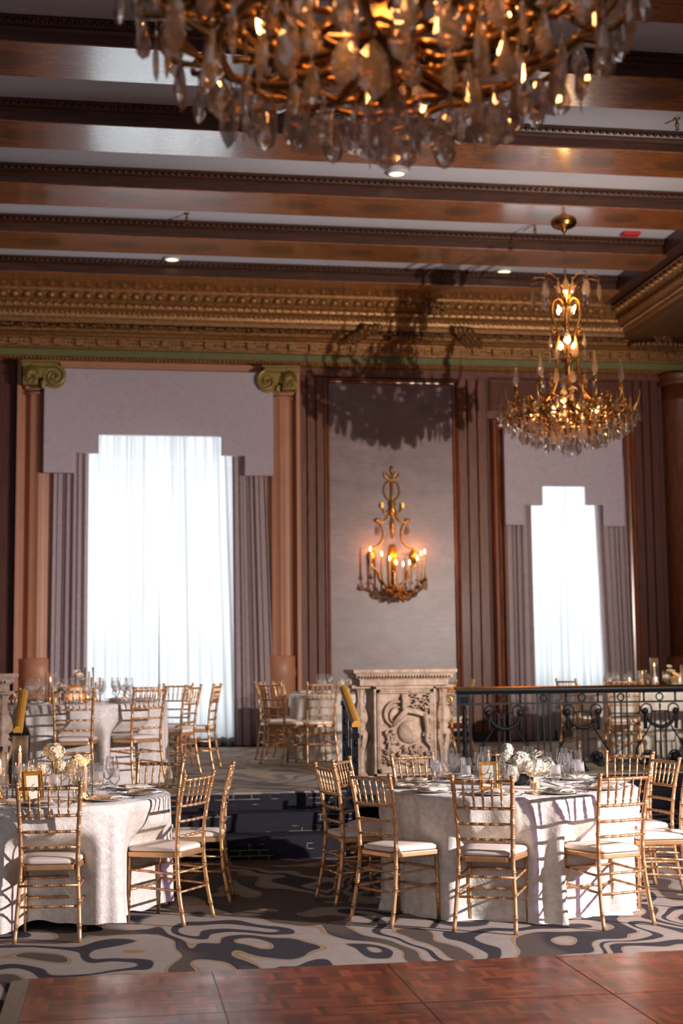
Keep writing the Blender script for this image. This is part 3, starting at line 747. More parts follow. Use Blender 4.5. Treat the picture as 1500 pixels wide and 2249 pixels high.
# ================================================================== TABLECLOTHS
EXTRA = {'6': [(-35, 18, .15)], '7': [(200, 14, .05)]}
def cloth(T, seed, label, key, rad=.865, zb=.0):
    rn = random.Random(seed); cx, cy_, fz = T; n = 300; top = .765
    ph = [rn.random()*6.28 for _ in range(8)]; rows = []
    zs = [(0, 0), (.35, 0), (.7, 0), (.94, 0), (.985, -.002), (1.0, -.012)]
    mb = MB()
    for f_, dz in zs: rows.append([(f_*rad*cos(2*pi*k/n), f_*rad*sin(2*pi*k/n), top+dz) for k in range(n)])
    def fold(a, t_):
        q = 8*a+ph[0]+1.3*sin(2*a+ph[1])+.8*sin(3*a+ph[2]); s_ = sin(q)
        f = ((1-2*abs(s_)**.6)*(.55+.35*sin(4*a+ph[4]))+.75*sin(27*a+ph[3]+1.6*sin(3*a))*(.6+.4*sin(5*a+ph[5])))
        return f
    for j in range(1, 27):
        t_ = j/26; z = top-.012-(top-.016-zb)*t_; row = []
        for k in range(n):
            a = 2*pi*k/n; r_ = rad+.012*t_+.06*(t_**.6)*fold(a, t_)
            if t_ > .8: r_ += (t_-.8)*.22*(.5+.5*sin(17*a+ph[5]))*(.5+.5*sin(5*a+ph[6]))
            for ea, ew, ed in EXTRA.get(key, ()):
                q = abs((a-R(ea)+pi) % (2*pi)-pi)/R(ew)
                if q < 1: bb = min(1, max(0, .72-z)/.3); r_ -= ed*(1-q*q)**2*bb
            if z < .62:
                bl = min(1, (.62-z)/.17); bl = bl*bl*(3-2*bl)
                for x, y, rz in CHAIRS[key]:
                    # push the cloth in behind the seat front of each chair
                    fx, fy = -sin(rz), cos(rz)
                    dx, dy = (x-cx), (y-cy_); px, py = r_*cos(a)-dx, r_*sin(a)-dy
                    along = px*fx+py*fy; lat = px*fy-py*fx
                    if abs(lat) < .29 and along < .40 and along > -.3:
                        lw = max(0, min(1, (.29-abs(lat))/.12)); lw = lw*lw*(3-2*lw)
                        need = (.40-along)
                        cosn = max(.35, -(cos(a)*fx+sin(a)*fy)); r_ -= need/cosn*lw*bl
            row.append((r_*cos(a), r_*sin(a), z+(.012*sin(13*a+ph[7]) if t_ > .97 else 0)))
        rows.append(row)
    # hem that lies on the floor a little
    last = rows[-1]
    if zb < .02: rows.append([(p[0]*(1+.02+.02*sin(19*2*pi*k/n)), p[1]*(1+.02+.02*sin(19*2*pi*k/n)), .004) for k, p in enumerate(last)])
    mb.grid(rows[1:], True, True); mb.add(rows[1], [tuple(range(n))], False)
    o = mb.build('tablecloth', 'cloth', None, (cx, cy_, fz)); tag(o, label, 'tablecloth'); return o
cloth(T7, 1, 'ivory crushed velvet cloth on the near right round table', '7')
cloth(T6, 2, 'ivory crushed velvet cloth on the near left round table', '6', zb=.05)
cloth(TA, 3, 'ivory cloth on the round platform table before the large window', 'A')
cloth(TB, 4, 'ivory cloth on the round platform table behind the stone pedestal', 'B')
cloth(TC, 5, 'ivory cloth on the round platform table behind the iron railing', 'C')

# ================================================================== TABLEWARE
def wine_prof(h, rb, stem=.5):
    zb = h*stem
    outer = [(.033, 0), (.034, .002), (.006, .008), (.0035, .02), (.0035, zb-.01), (.008, zb), (rb*.55, zb+.012), (rb*.9, zb+h*.16), (rb, zb+h*.22), (rb*.96, zb+h*.32), (rb*.80, h)]
    return outer
def make_glass(name, h, rb, stem, fluid=None):
    def mk():
        e = empty(name); pr = wine_prof(h, rb, stem); zb = h*stem
        k = 6
        MB().lathe(pr[:k], 14).build('stem', 'glass', e)
        mb = MB(); mb.lathe(pr[k-1:], 18); 
        mb.f.pop(); mb.s.pop(); mb.build('bowl', 'glass', e)
        if fluid: MB().lathe([(rb*.93, zb+(h-zb)*.45), (rb*.93, zb+(h-zb)*.6), (rb*.88, zb+(h-zb)*.75), (rb*.80, h*.95)], 14).build('iced_water', 'ice', e)
        return e
    return mk
K_wine = Kind(make_glass('wine_glass', .235, .042, .45))
K_wine2 = Kind(make_glass('wine_glass', .205, .034, .47))
K_gob = Kind(make_glass('water_goblet', .17, .036, .32, True))
def mk_plate():
    e = empty('charger_plate')
    MB().lathe([(0, .004), (.10, .004), (.112, .008), (.148, .016), (.150, .018), (.147, .0185), (.112, .012), (.10, .009), (0, .009)], 28).build('dish', 'plate', e)
    MB().tube([(.149*cos(2*pi*k/28), .149*sin(2*pi*k/28), .018) for k in range(28)], .0022, 5, closed=True).build('rim', 'silver', e)
    return e
K_plate = Kind(mk_plate)
def mk_napkin():
    e = empty('napkin'); rn = random.Random(5); rows = []
    for i in range(9):
        u_ = -1+2*i/8; rows.append([(u_*.055+.006*sin(j), -.085+.17*j/10, .013+.012*(1-u_*u_)+.003*sin(j*1.3+i)) for j in range(11)])
    mb = MB().grid(rows); o = mb.build('cloth', 'napkin', e); sm = o.modifiers.new('s', 'SOLIDIFY'); sm.thickness = .010; sm.offset = -1
    MB().bx(-.03, .03, -.075, .075, .030, .0315, Matrix.Rotation(.12, 3, 'Z')).build('menu_card', 'card', e)
    return e
K_nap = Kind(mk_napkin)
def mk_fork():
    e = MB(); e.tube([(0, -.09, .003), (0, .02, .004), (0, .045, .008)], [.004, .0025, .006], 6, flat=.5)
    for q in (-.006, -.002, .002, .006): e.tube([(q*.6, .045, .008), (q, .06, .008), (q, .095, .012)], .0011, 4)
    return e.build('fork', 'silver')
def mk_knife():
    e = MB(); e.tube([(0, -.11, .004), (0, -.02, .005)], [.005, .004], 6)
    e.prism([(-.004, -.02), (.004, -.02), (.008, .04), (.007, .09), (0, .115), (-.004, .09)], .003, .0045, 'z'); return e.build('knife', 'silver')
K_fork, K_knife = Kind(mk_fork), Kind(mk_knife)
NAMES = {10: None}
def clock(phi):    # where a place lies as seen from the camera
    a = (math.degrees(phi)+90) % 360   # 0 = nearest to us, 90 = right
    return a
SEATW = ['nearest', 'near right', 'right', 'far right', 'back right', 'farthest', 'back left', 'far left', 'left', 'near left']
def settings(T, phi0, n, tname, gname, full=True, skip=()):
    cx, cy_, fz = T; z = fz+.7655
    order = sorted(range(n), key=lambda k: ((math.degrees(phi0+2*pi*k/n)+90+18) % 360))
    names = {k: SEATW[i] for i, k in enumerate(order)}
    for k in range(n):
        if k in skip: continue
        ph = phi0+2*pi*k/n; c_, s_ = cos(ph), sin(ph); nm = names[k]
        def P(r_, t_): return (cx+r_*c_-t_*s_, cy_+r_*s_+t_*c_, z)
        rz = ph+pi/2
        pl = P(.69, 0)
        K_plate.put(pl, rz, 'white plate with silver rim at the %s place of %s' % (nm, tname), 'plate', 'plates on '+gname)
        K_nap.put((pl[0], pl[1], z), rz, 'folded beige napkin and menu on the %s plate of %s' % (nm, tname), 'napkin', 'napkins on '+gname)
        if full:
            K_fork.put(P(.68, .185), ph+pi/2+pi, 'silver fork at the %s place of %s' % (nm, tname), 'fork', 'forks on '+gname)
            K_knife.put(P(.68, -.185), ph+pi/2+pi, 'silver knife at the %s place of %s' % (nm, tname), 'knife', 'knives on '+gname)
        j = .02*sin(7*k+cx)
        K_wine.put(P(.47+j, -.09), 0, 'tall clear wine glass at the %s place of %s' % (nm, tname), 'wine glass', 'tall wine glasses on '+gname)
        K_wine2.put(P(.40-j, .01), 0, 'smaller clear wine glass at the %s place of %s' % (nm, tname), 'wine glass', 'smaller wine glasses on '+gname)
        K_gob.put(P(.49, .09+j), 0, 'short goblet of iced water at the %s place of %s' % (nm, tname), 'goblet', 'water goblets on '+gname)
settings(T7, R(-113), 10, 'the near right table', 'the near right table')
settings(T6, R(-84), 10, 'the near left table', 'the near left table', skip=(6, 7))
settings(TA, R(-90), 10, 'the platform window table', 'the platform window table', False)
settings(TB, R(-100), 10, 'the table behind the pedestal', 'the table behind the pedestal', False, skip=(1, 2, 3))
settings(TC, R(-110), 10, 'the table behind the railing', 'the table behind the railing', False, skip=(4, 5))

# ---- flowers, candles, cards
def mk_bloom(mb, c, r_, seed, petals=(5, 7, 9)):
    rn = random.Random(seed); c = V(c)
    ax = V((rn.uniform(-.5, .5), rn.uniform(-.9, .1), 1)).normalized(); q = V((0, 0, 1)).rotation_difference(ax)
    for ring, np_ in enumerate(petals):
        el = (.35+.42*ring)
        for k in range(np_):
            a = 2*pi*k/np_+ring*.5+rn.uniform(-.15, .15)
            rr = r_*(.35+.32*ring)
            d = V((cos(a)*sin(el), sin(a)*sin(el), cos(el))); t_ = V((-sin(a), cos(a), 0)); u_ = d.cross(t_)
            w_ = rr*.75; base = V((0, 0, -.15*r_)); P_ = []
            for i in range(4):
                f_ = i/3
                for j in (-1, 0, 1):
                    p = base+d*rr*(.25+.95*f_)+t_*(w_*j*(.35+.75*sin(pi*min(.8, f_*.75+.15))))*.8-d*(.12*rr*abs(j))+V((0, 0, .12*rr*sin(f_*3)))
                    P_.append(c+q @ p)
            mb.add(P_, [(i*3+j, i*3+j+1, (i+1)*3+j+1, (i+1)*3+j) for i in range(3) for j in range(2)])
    mb.ell(c+q @ V((0, 0, .1*r_)), (r_*.28,)*3, 8, 5); return mb
def cluster(mb, c, r_, n, seed, rb=.018):    # small florets, hydrangea or stock
    rn = random.Random(seed)
    for i in range(n):
        d = V((rn.gauss(0, 1), rn.gauss(0, 1), rn.gauss(.3, 1))).normalized()*r_*rn.uniform(.75, 1.05); p = V(c)+d
        ax = d.normalized(); q = V((0, 0, 1)).rotation_difference(ax)
        for k in range(5):
            a = 2*pi*k/5+i; o_ = [V((0, 0, 0)), V((rb*cos(a-.5), rb*sin(a-.5), rb*.35)), V((rb*1.3*cos(a), rb*1.3*sin(a), rb*.15)), V((rb*cos(a+.5), rb*sin(a+.5), rb*.35))]
            mb.add([p+q @ v for v in o_], [(0, 1, 2, 3)])
    mb.ell(c, r_*.8, 10, 6); return mb
def leaf(mb, a, b, w_):
    a, b = V(a), V(b); d = b-a; side = d.cross(V((0, .3, 1))).normalized()*w_; nrm = d.cross(side).normalized()*w_*.35; P_ = []
    for i in range(6):
        f_ = i/5; c = a+d*f_-V((0, 0, d.length*.18*f_*f_)); ww = sin(pi*min(.97, f_*.93+.04)); P_ += [c-side*ww+nrm*ww, c, c+side*ww+nrm*ww]
    mb.add(P_, [(i*3+j, i*3+j+1, (i+1)*3+j+1, (i+1)*3+j) for i in range(5) for j in range(2)])
def bouquet(loc, label, blooms, clusters, leaves, vase=(.045, .10), mat='petal', dark=False):
    e = empty('flower_arrangement', loc, 0, label, 'flowers'); rn = random.Random(len(label))
    r_, h = vase
    MB().shell([(r_*.8, 0), (r_, .01), (r_, h*.7), (r_*.92, h)], 16).build('vase', 'black' if dark else 'hurricane', e)
    stm = MB()
    for c, rr, s_ in blooms:
        mk_bloom(MB(), c, rr, s_).build('bloom', mat, e) if False else mk_bloom(MB(), c, rr, s_).build('bloom', mat, e)
        stm.tube([(c[0]*.2, c[1]*.2, .02), (c[0]*.4, c[1]*.4, h), c], .0025, 5)
    for c, rr, n, s_ in clusters:
        cluster(MB(), c, rr, n, s_).build('flower_cluster', mat, e); stm.tube([(c[0]*.2, c[1]*.2, .02), (c[0]*.4, c[1]*.4, h), c], .003, 5)
    stm.build('stem', 'stem', e)
    for a, b, w_ in leaves: mb = MB(); leaf(mb, a, b, w_); mb.build('leaf', 'leaf', e)
    return e
Z7 = .766
bouquet((2.74, 9.50, Z7), 'low arrangement of white roses, stock and green leaves beside the right number card',
        [((.09, -.06, .20), .055, 1), ((.02, -.12, .07), .05, 2), ((.13, -.10, .08), .04, 3), ((.16, -.02, .06), .035, 8)],
        [((-.10, 0, .24), .032, 30, 4), ((-.105, .0, .20), .04, 34, 14), ((-.02, -.03, .155), .065, 90, 5), ((.17, -.02, .12), .045, 50, 6), ((-.09, -.05, .08), .055, 60, 7), ((.03, -.1, .12), .045, 50, 9), ((.10, -.05, .12), .05, 50, 10)],
        [((-.05, -.02, .12), (-.10, -.1, .20), .02), ((-.07, -.02, .14), (-.20, -.04, .19), .018), ((-.05, 0, .15), (-.02, -.04, .24), .018), ((.1, -.12, .03), (.22, -.2, .02), .022), ((.05, -.14, .03), (.1, -.24, .0), .02), ((.02, -.02, .2), (.03, -.08, .26), .016), ((-.1, 0, .15), (-.16, .02, .23), .016), ((.12, -.05, .14), (.16, -.1, .19), .014)],
        (.075, .07), 'petal', True)
bouquet((-.50, 9.30, Z7), 'white carnations in a glass bud vase left of the left number card', [((.0, -.02, .19), .035, 11), ((.045, .0, .17), .03, 12)], [((-.01, 0, .165), .045, 40, 13), ((.05, .0, .185), .035, 30, 15)], [], (.028, .13), 'petal_warm')
bouquet((-.37, 9.62, Z7), 'tall white hydrangea in a narrow vase behind the left number card', [], [((0, 0, .27), .055, 70, 21), ((-.03, 0, .28), .045, 50, 22), ((.03, -.03, .19), .03, 30, 23)], [((0, 0, .2), (.03, -.03, .24), .012)], (.025, .15), 'petal_warm')
bouquet((-.225, 9.40, Z7), 'cream stock flowers in a narrow vase near the short hurricane candle', [((.05, -.02, .215), .035, 31), ((-.03, -.03, .19), .032, 33)], [((0, 0, .22), .042, 50, 32), ((-.035, 0, .17), .035, 40, 34)], [((0, 0, .17), (.03, -.03, .2), .012)], (.027, .14), 'petal_warm')
bouquet((TA[0]-.01, TA[1]-.05, PZ+Z7), 'cream roses rising from a glass vase on the platform window table', [((0, 0, .29), .035, 41), ((.03, -.02, .26), .032, 42), ((-.045, 0, .235), .034, 43), ((.06, 0, .22), .028, 44)], [], [], (.03, .16), 'petal_warm')
bouquet((TA[0]-.19, TA[1]-.02, PZ+Z7), 'low white carnations in a vase left of the tall roses, platform table', [((0, 0, .165), .04, 45), ((.05, -.01, .15), .035, 46), ((-.045, 0, .14), .032, 47)], [], [((0, 0, .1), (.02, -.03, .16), .012)], (.03, .11), 'petal_warm')
bouquet((2.88, 17.2, PZ+Z7), 'white blooms with green leaves on the table behind the pedestal', [((.02, -.03, .17), .06, 51), ((.03, -.02, .11), .05, 52), ((-.09, 0, .15), .04, 55)], [((0, 0, .13), .05, 50, 53)], [((-.03, 0, .08), (-.12, -.05, .1), .03), ((0, 0, .18), (.0, -.04, .25), .02)], (.05, .08), 'petal', True)
bouquet((6.62, 16.45, PZ+Z7), 'peach cream roses between the candles behind the railing', [((0, 0, .22), .05, 61), ((.05, -.02, .17), .05, 62), ((-.06, 0, .15), .045, 63), ((.0, -.05, .14), .045, 64), ((-.02, 0, .28), .03, 65)], [], [((-.05, 0, .1), (-.14, -.03, .16), .02)], (.045, .09), 'petal_warm')
def mk_hurr(h, ch, rd=.05):
    def mk():
        e = empty('hurricane_candle'); MB().shell([(rd-.004, .004), (rd, .006), (rd, h), (rd-.003, h)], 24).build('glass_cylinder', 'hurricane', e)
        MB().lathe([(0, .001), (rd, .001), (rd, .007), (0, .007)], 20).build('glass_base', 'hurricane', e)
        MB().lathe([(.026, .007), (.028, .012), (.016, .03), (.013, .045)], 12).build('candle_holder', 'brass', e)
        MB().lathe([(.0115, .03), (.0105, ch), (.004, ch+.004)], 10).build('candle', 'wax', e)
        MB().lathe([(.0, ch+.004), (.0055, ch+.012), (.0065, ch+.02), (.004, ch+.034), (.0, ch+.05)], 8).build('flame', 'flame', e); return e
    return mk
KH = {k: Kind(mk_hurr(*k)) for k in ((.39, .28), (.29, .2), (.24, .19), (.30, .16), (.34, .3))}
def hurricane(k, loc, label, group=None):
    KH[k].put(loc, 0, label, 'candle', group)
    lamp('candle_light', 'POINT', (loc[0], loc[1], loc[2]+k[1]+.04), .5, (1, .52, .2), shadow_soft_size=.02)
hurricane((.39, .28), (-.585, 9.45, Z7), 'tall hurricane candle left of the hydrangea on the near left table')
hurricane((.29, .2), (-.70, 9.35, Z7), 'hurricane candle cut by the left picture edge on the near left table')
hurricane((.24, .19), (-.17, 9.30, Z7), 'short hurricane candle on the near left table near the right wine glasses')
hurricane((.34, .3), (TA[0]+.10, TA[1]+.25, PZ+Z7), 'tallest hurricane candle on the platform window table')
hurricane((.29, .2), (TA[0]-.27, TA[1]+.12, PZ+Z7), 'hurricane candle left of the flowers on the platform window table')
hurricane((.24, .19), (TA[0]+.17, TA[1]+.0, PZ+Z7), 'shortest hurricane candle, right one on the platform window table')
hurricane((.24, .19), (6.22, 16.35, PZ+Z7), 'shortest hurricane candle, leftmost on the table behind the railing')
hurricane((.39, .28), (6.47, 16.6, PZ+Z7), 'tallest hurricane candle on the table behind the railing')
hurricane((.30, .16), (6.75, 16.35, PZ+Z7), 'hurricane candle at the right picture edge behind the railing')
def mk_votive():
    e = empty('votive_candle'); MB().shell([(.026, 0), (.032, .01), (.034, .062)], 14).build('glass_cup', 'hurricane', e)
    MB().lathe([(.024, .003), (.029, .012), (.030, .045), (0, .046)], 12).build('wax', simple('glowing votive wax', rgb(255, 214, 160), .5), e)
    MB().lathe([(0, .046), (.005, .053), (.004, .062), (0, .072)], 8).build('flame', 'flame', e); return e
KV = Kind(mk_votive)
for loc, lab in (((2.73, 9.17, Z7), 'lit votive candle in front of the white flowers on the near right table'), ((-.495, 9.13, Z7), 'lit votive candle left of the left number card'), ((-.19, 9.12, Z7), 'lit votive candle behind the back of the nearest chair, the near left table'),
                 ((TA[0]-.22, TA[1]-.28, PZ+Z7), 'votive candle left of the gold frame on the platform window table'), ((TA[0]+.1, TA[1]-.3, PZ+Z7), 'votive candle right of the gold frame on the platform window table'),
                 ((2.75, 16.9, PZ+Z7), 'votive candle on the table behind the stone pedestal'), ((6.2, 16.15, PZ+Z7), 'votive candle on the table behind the iron railing')):
    KV.put(loc, 0, lab, 'candle', None); lamp('votive_light', 'POINT', (loc[0], loc[1], loc[2]+.085), .5, (1, .5, .18), shadow_soft_size=.02)
def card_frame(loc, rz, tilt, label, digit, w_=.135, h=.185):
    e = empty('table_number_frame', loc, 0, label, 'picture frame'); e.rotation_euler = (tilt, 0, rz)
    b_ = .024; mb = MB(); rows = []
    for u_, d in ((0, 0), (0, .016), (.004, .02), (.010, .013), (.016, .017), (b_, .008), (b_, 0)):
        x, z0, z1 = w_/2-u_, u_, h-u_; rows.append([(-x, -d, z0), (x, -d, z0), (x, -d, z1), (-x, -d, z1)])
    mb.grid(rows, False, True); mb.bx(-w_/2, w_/2, 0, .006, 0, h); mb.build('frame', 'frame_gold', e)
    MB().bx(-w_/2+b_, w_/2-b_, -.004, -.002, b_, h-b_).build('card', 'card', e)
    MB().prism([(.006, h*.8), (.0, h*.8), (.055, .0), (.06, .0)], -.02, .02, 'x').build('easel_back', 'black', e)
    if digit:
        if digit == '7': paths = [[(-.014, .018), (-.012, .022), (.0, .019), (.015, .022), (.008, .008), (.001, -.008), (-.002, -.022)]]
        else: paths = [[(.013, .024), (.002, .017), (-.008, .004), (-.012, -.009), (-.008, -.019), (.002, -.022), (.010, -.015), (.010, -.005), (.002, .0), (-.008, -.004), (-.011, -.010)]]
        mb = MB()
        for p in paths: q = smooth_path([(x, -.0048, h*.5+z-.004) for x, z in p], 5); mb.tube(q, [.0010+.0012*abs(sin(i*.25)) for i in range(len(q))], 5)
        mb.build('numeral', 'ink', e)
card_frame((2.42, 9.16, Z7), R(-14), R(-10), 'gold frame with a cream card, number card of the right table', '7')
card_frame((-.475, 9.05, Z7), R(22), R(-14), 'gold frame with a cream card, number card of the left table', '6', .125, .19)
card_frame((TA[0]-.01, TA[1]-.22, PZ+Z7), 0, R(-10), 'small gold frame on the platform window table', None, .17, .17)
card_frame((6.60, 16.2, PZ+Z7), R(-5), R(-10), 'small gold frame on the table behind the iron railing', None, .15, .17)

# ================================================================== STONE PEDESTALS
def pedestal(x0, label, yy=13.92):
    e = empty('stone_pedestal', (x0, yy, PZ), 0, label, 'pedestal'); H = 1.055
    mb = MB()
    lay = [(0, .0, .96, 1.055), ]
    for g, za, zb in ((.0, H-.035, H), (.02, H-.05, H-.035), (.035, H-.085, H-.05), (.06, H-.10, H-.085), (.075, H-.16, H-.10)):
        mb.bx(g, 1.04-g, -.10+g, .52-g, za, zb)
    for k in range(32): mb.ell((.07+.029*k, -.085, H-.072), (.011, .014, .014), 6, 4)
    bevel(mb.build('top_slab', 'stone', e), .006)
    b = MB().bx(.21, .84, 0, .42, 0, H-.16).bx(.12, .97, .0, .45, 0, .02); bevel(b.build('body', 'stone', e), .006)
    rel = MB(); rn = random.Random(11); y = -.002
    # framed relief panel
    def fr(x0_, x1_, z0, z1, w_, d):
        rel.bx(x0_, x1_, y-d, y, z1-w_, z1); rel.bx(x0_, x1_, y-d, y, z0, z0+w_); rel.bx(x0_, x0_+w_, y-d, y, z0, z1); rel.bx(x1_-w_, x1_, y-d, y, z0, z1)
    fr(.215, .835, .02, .885, .022, .018); fr(.245, .805, .05, .855, .035, .03)
    for k in range(42): rel.ell((.262, y-.03, .07+.0185*k), (.008, .008, .007), 5, 4); rel.ell((.79, y-.03, .07+.0185*k), (.008, .008, .007), 5, 4)
    for k in range(26): rel.ell((.275+.02*k, y-.03, .838), (.008, .008, .007), 5, 4)
    # drapery, branches and a round boss
    rel.tube([(.50, y-.02, .82), (.505, y-.045, .74), (.51, y-.03, .66)], [.006, .022, .03], 8)
    rel.tube(arc((.44, y-.02, .62), .12, R(60), R(250), 14), .014, 6); rel.tube(arc((.46, y-.015, .60), .085, R(80), R(230), 12), .009, 6)
    rel.tube([(.38, y-.02, .50), (.46, y-.04, .58), (.54, y-.045, .66), (.66, y-.04, .63), (.78, y-.03, .58)], [.02, .03, .035, .03, .02], 6, flat=.5)
    rel.tube([(.72, y-.03, .62), (.74, y-.04, .48), (.73, y-.035, .36), (.78, y-.02, .28)], [.03, .03, .022, .01], 6)
    rel.ell((.57, y-.0, .44), (.125, .055, .115), 18, 10)
    for k in range(46):
        a = rn.uniform(-.4, 3.3); r_ = rn.uniform(.12, .2); cx, cz = .55-r_*cos(a)*1.1, .42-r_*sin(a)*.9
        rel.tube([(cx, y-.015, cz), (cx+rn.uniform(-.03, .03), y-.04, cz-rn.uniform(.0, .03)), (cx+rn.uniform(-.05, .05), y-.02, cz-rn.uniform(.03, .06))], [.005, .014, .004], 5)
    for k in range(30):
        cx, cz = rn.uniform(.58, .78), rn.uniform(.66, .8); rel.tube([(cx, y-.01, cz), (cx+rn.uniform(-.03, .03), y-.035, cz+rn.uniform(-.02, .02)), (cx+rn.uniform(-.06, .06), y-.015, cz+rn.uniform(-.04, .04))], [.004, .012, .004], 5)
    for k in range(26):
        cx, cz = rn.uniform(.30, .76), rn.uniform(.09, .24); rel.tube([(cx, y-.01, cz), (cx+rn.uniform(-.04, .04), y-.035, cz+.02), (cx+rn.uniform(-.06, .06), y-.015, cz+rn.uniform(-.03, .05))], [.004, .013, .004], 5)
    rel.tube([(.34, y-.02, .18), (.36, y-.03, .34), (.33, y-.02, .46)], [.02, .012, .02], 6)
    rel.tube([(.36, y-.02, .12), (.46, y-.03, .17), (.56, y-.02, .12)], [.01, .02, .01], 6)
    rel.build('relief', 'stone', e)
    bal = [(.085, 0), (.09, .02), (.075, .045), (.055, .06), (.05, .10), (.044, .20), (.05, .30), (.06, .34), (.085, .42), (.092, .50), (.075, .545), (.05, .56), (.062, .585), (.062, .60), (.05, .62), (.088, .65), (.092, .70), (.076, .78), (.052, .84), (.068, .85), (.052, .862)]
    bal = [(r_*.93, z*.84) for r_, z in bal]
    hi = bal[-1][1]
    bal += [(.04, hi+.02), (.044, hi+.10), (.056, hi+.135), (.082, hi+.15), (.09, hi+.172)]
    for bx_ in (.10, .93):
        b = MB(); b.lathe(bal, 40, (bx_, .12, 0), lobes=8, amp=.06)
        for k in range(8):
            a = 2*pi*k/8
            b.tube([(bx_+.086*cos(a), .12+.086*sin(a), .36), (bx_+.09*cos(a), .12+.09*sin(a), .42), (bx_+.066*cos(a), .12+.066*sin(a), .30)], [.006, .014, .004], 5)
        b.bx(bx_-.095, bx_+.095, .025, .215, H-.185, H-.155).bx(bx_-.1, bx_+.1, .02, .22, 0, .012); b.build('baluster', 'stone', e)
    return e
pedestal(2.31, 'carved sandstone pedestal with corner balusters at the top of the stairs')
pedestal(-1.90, 'carved sandstone pedestal cut by the left picture edge', 13.03)
bl = MB().bx(2.36, 3.40, 13.80, 13.90, .33, PZ+.0); tag(bl.build('kick_board', 'black'), 'black kick board in front of the stone pedestal', 'kick board')

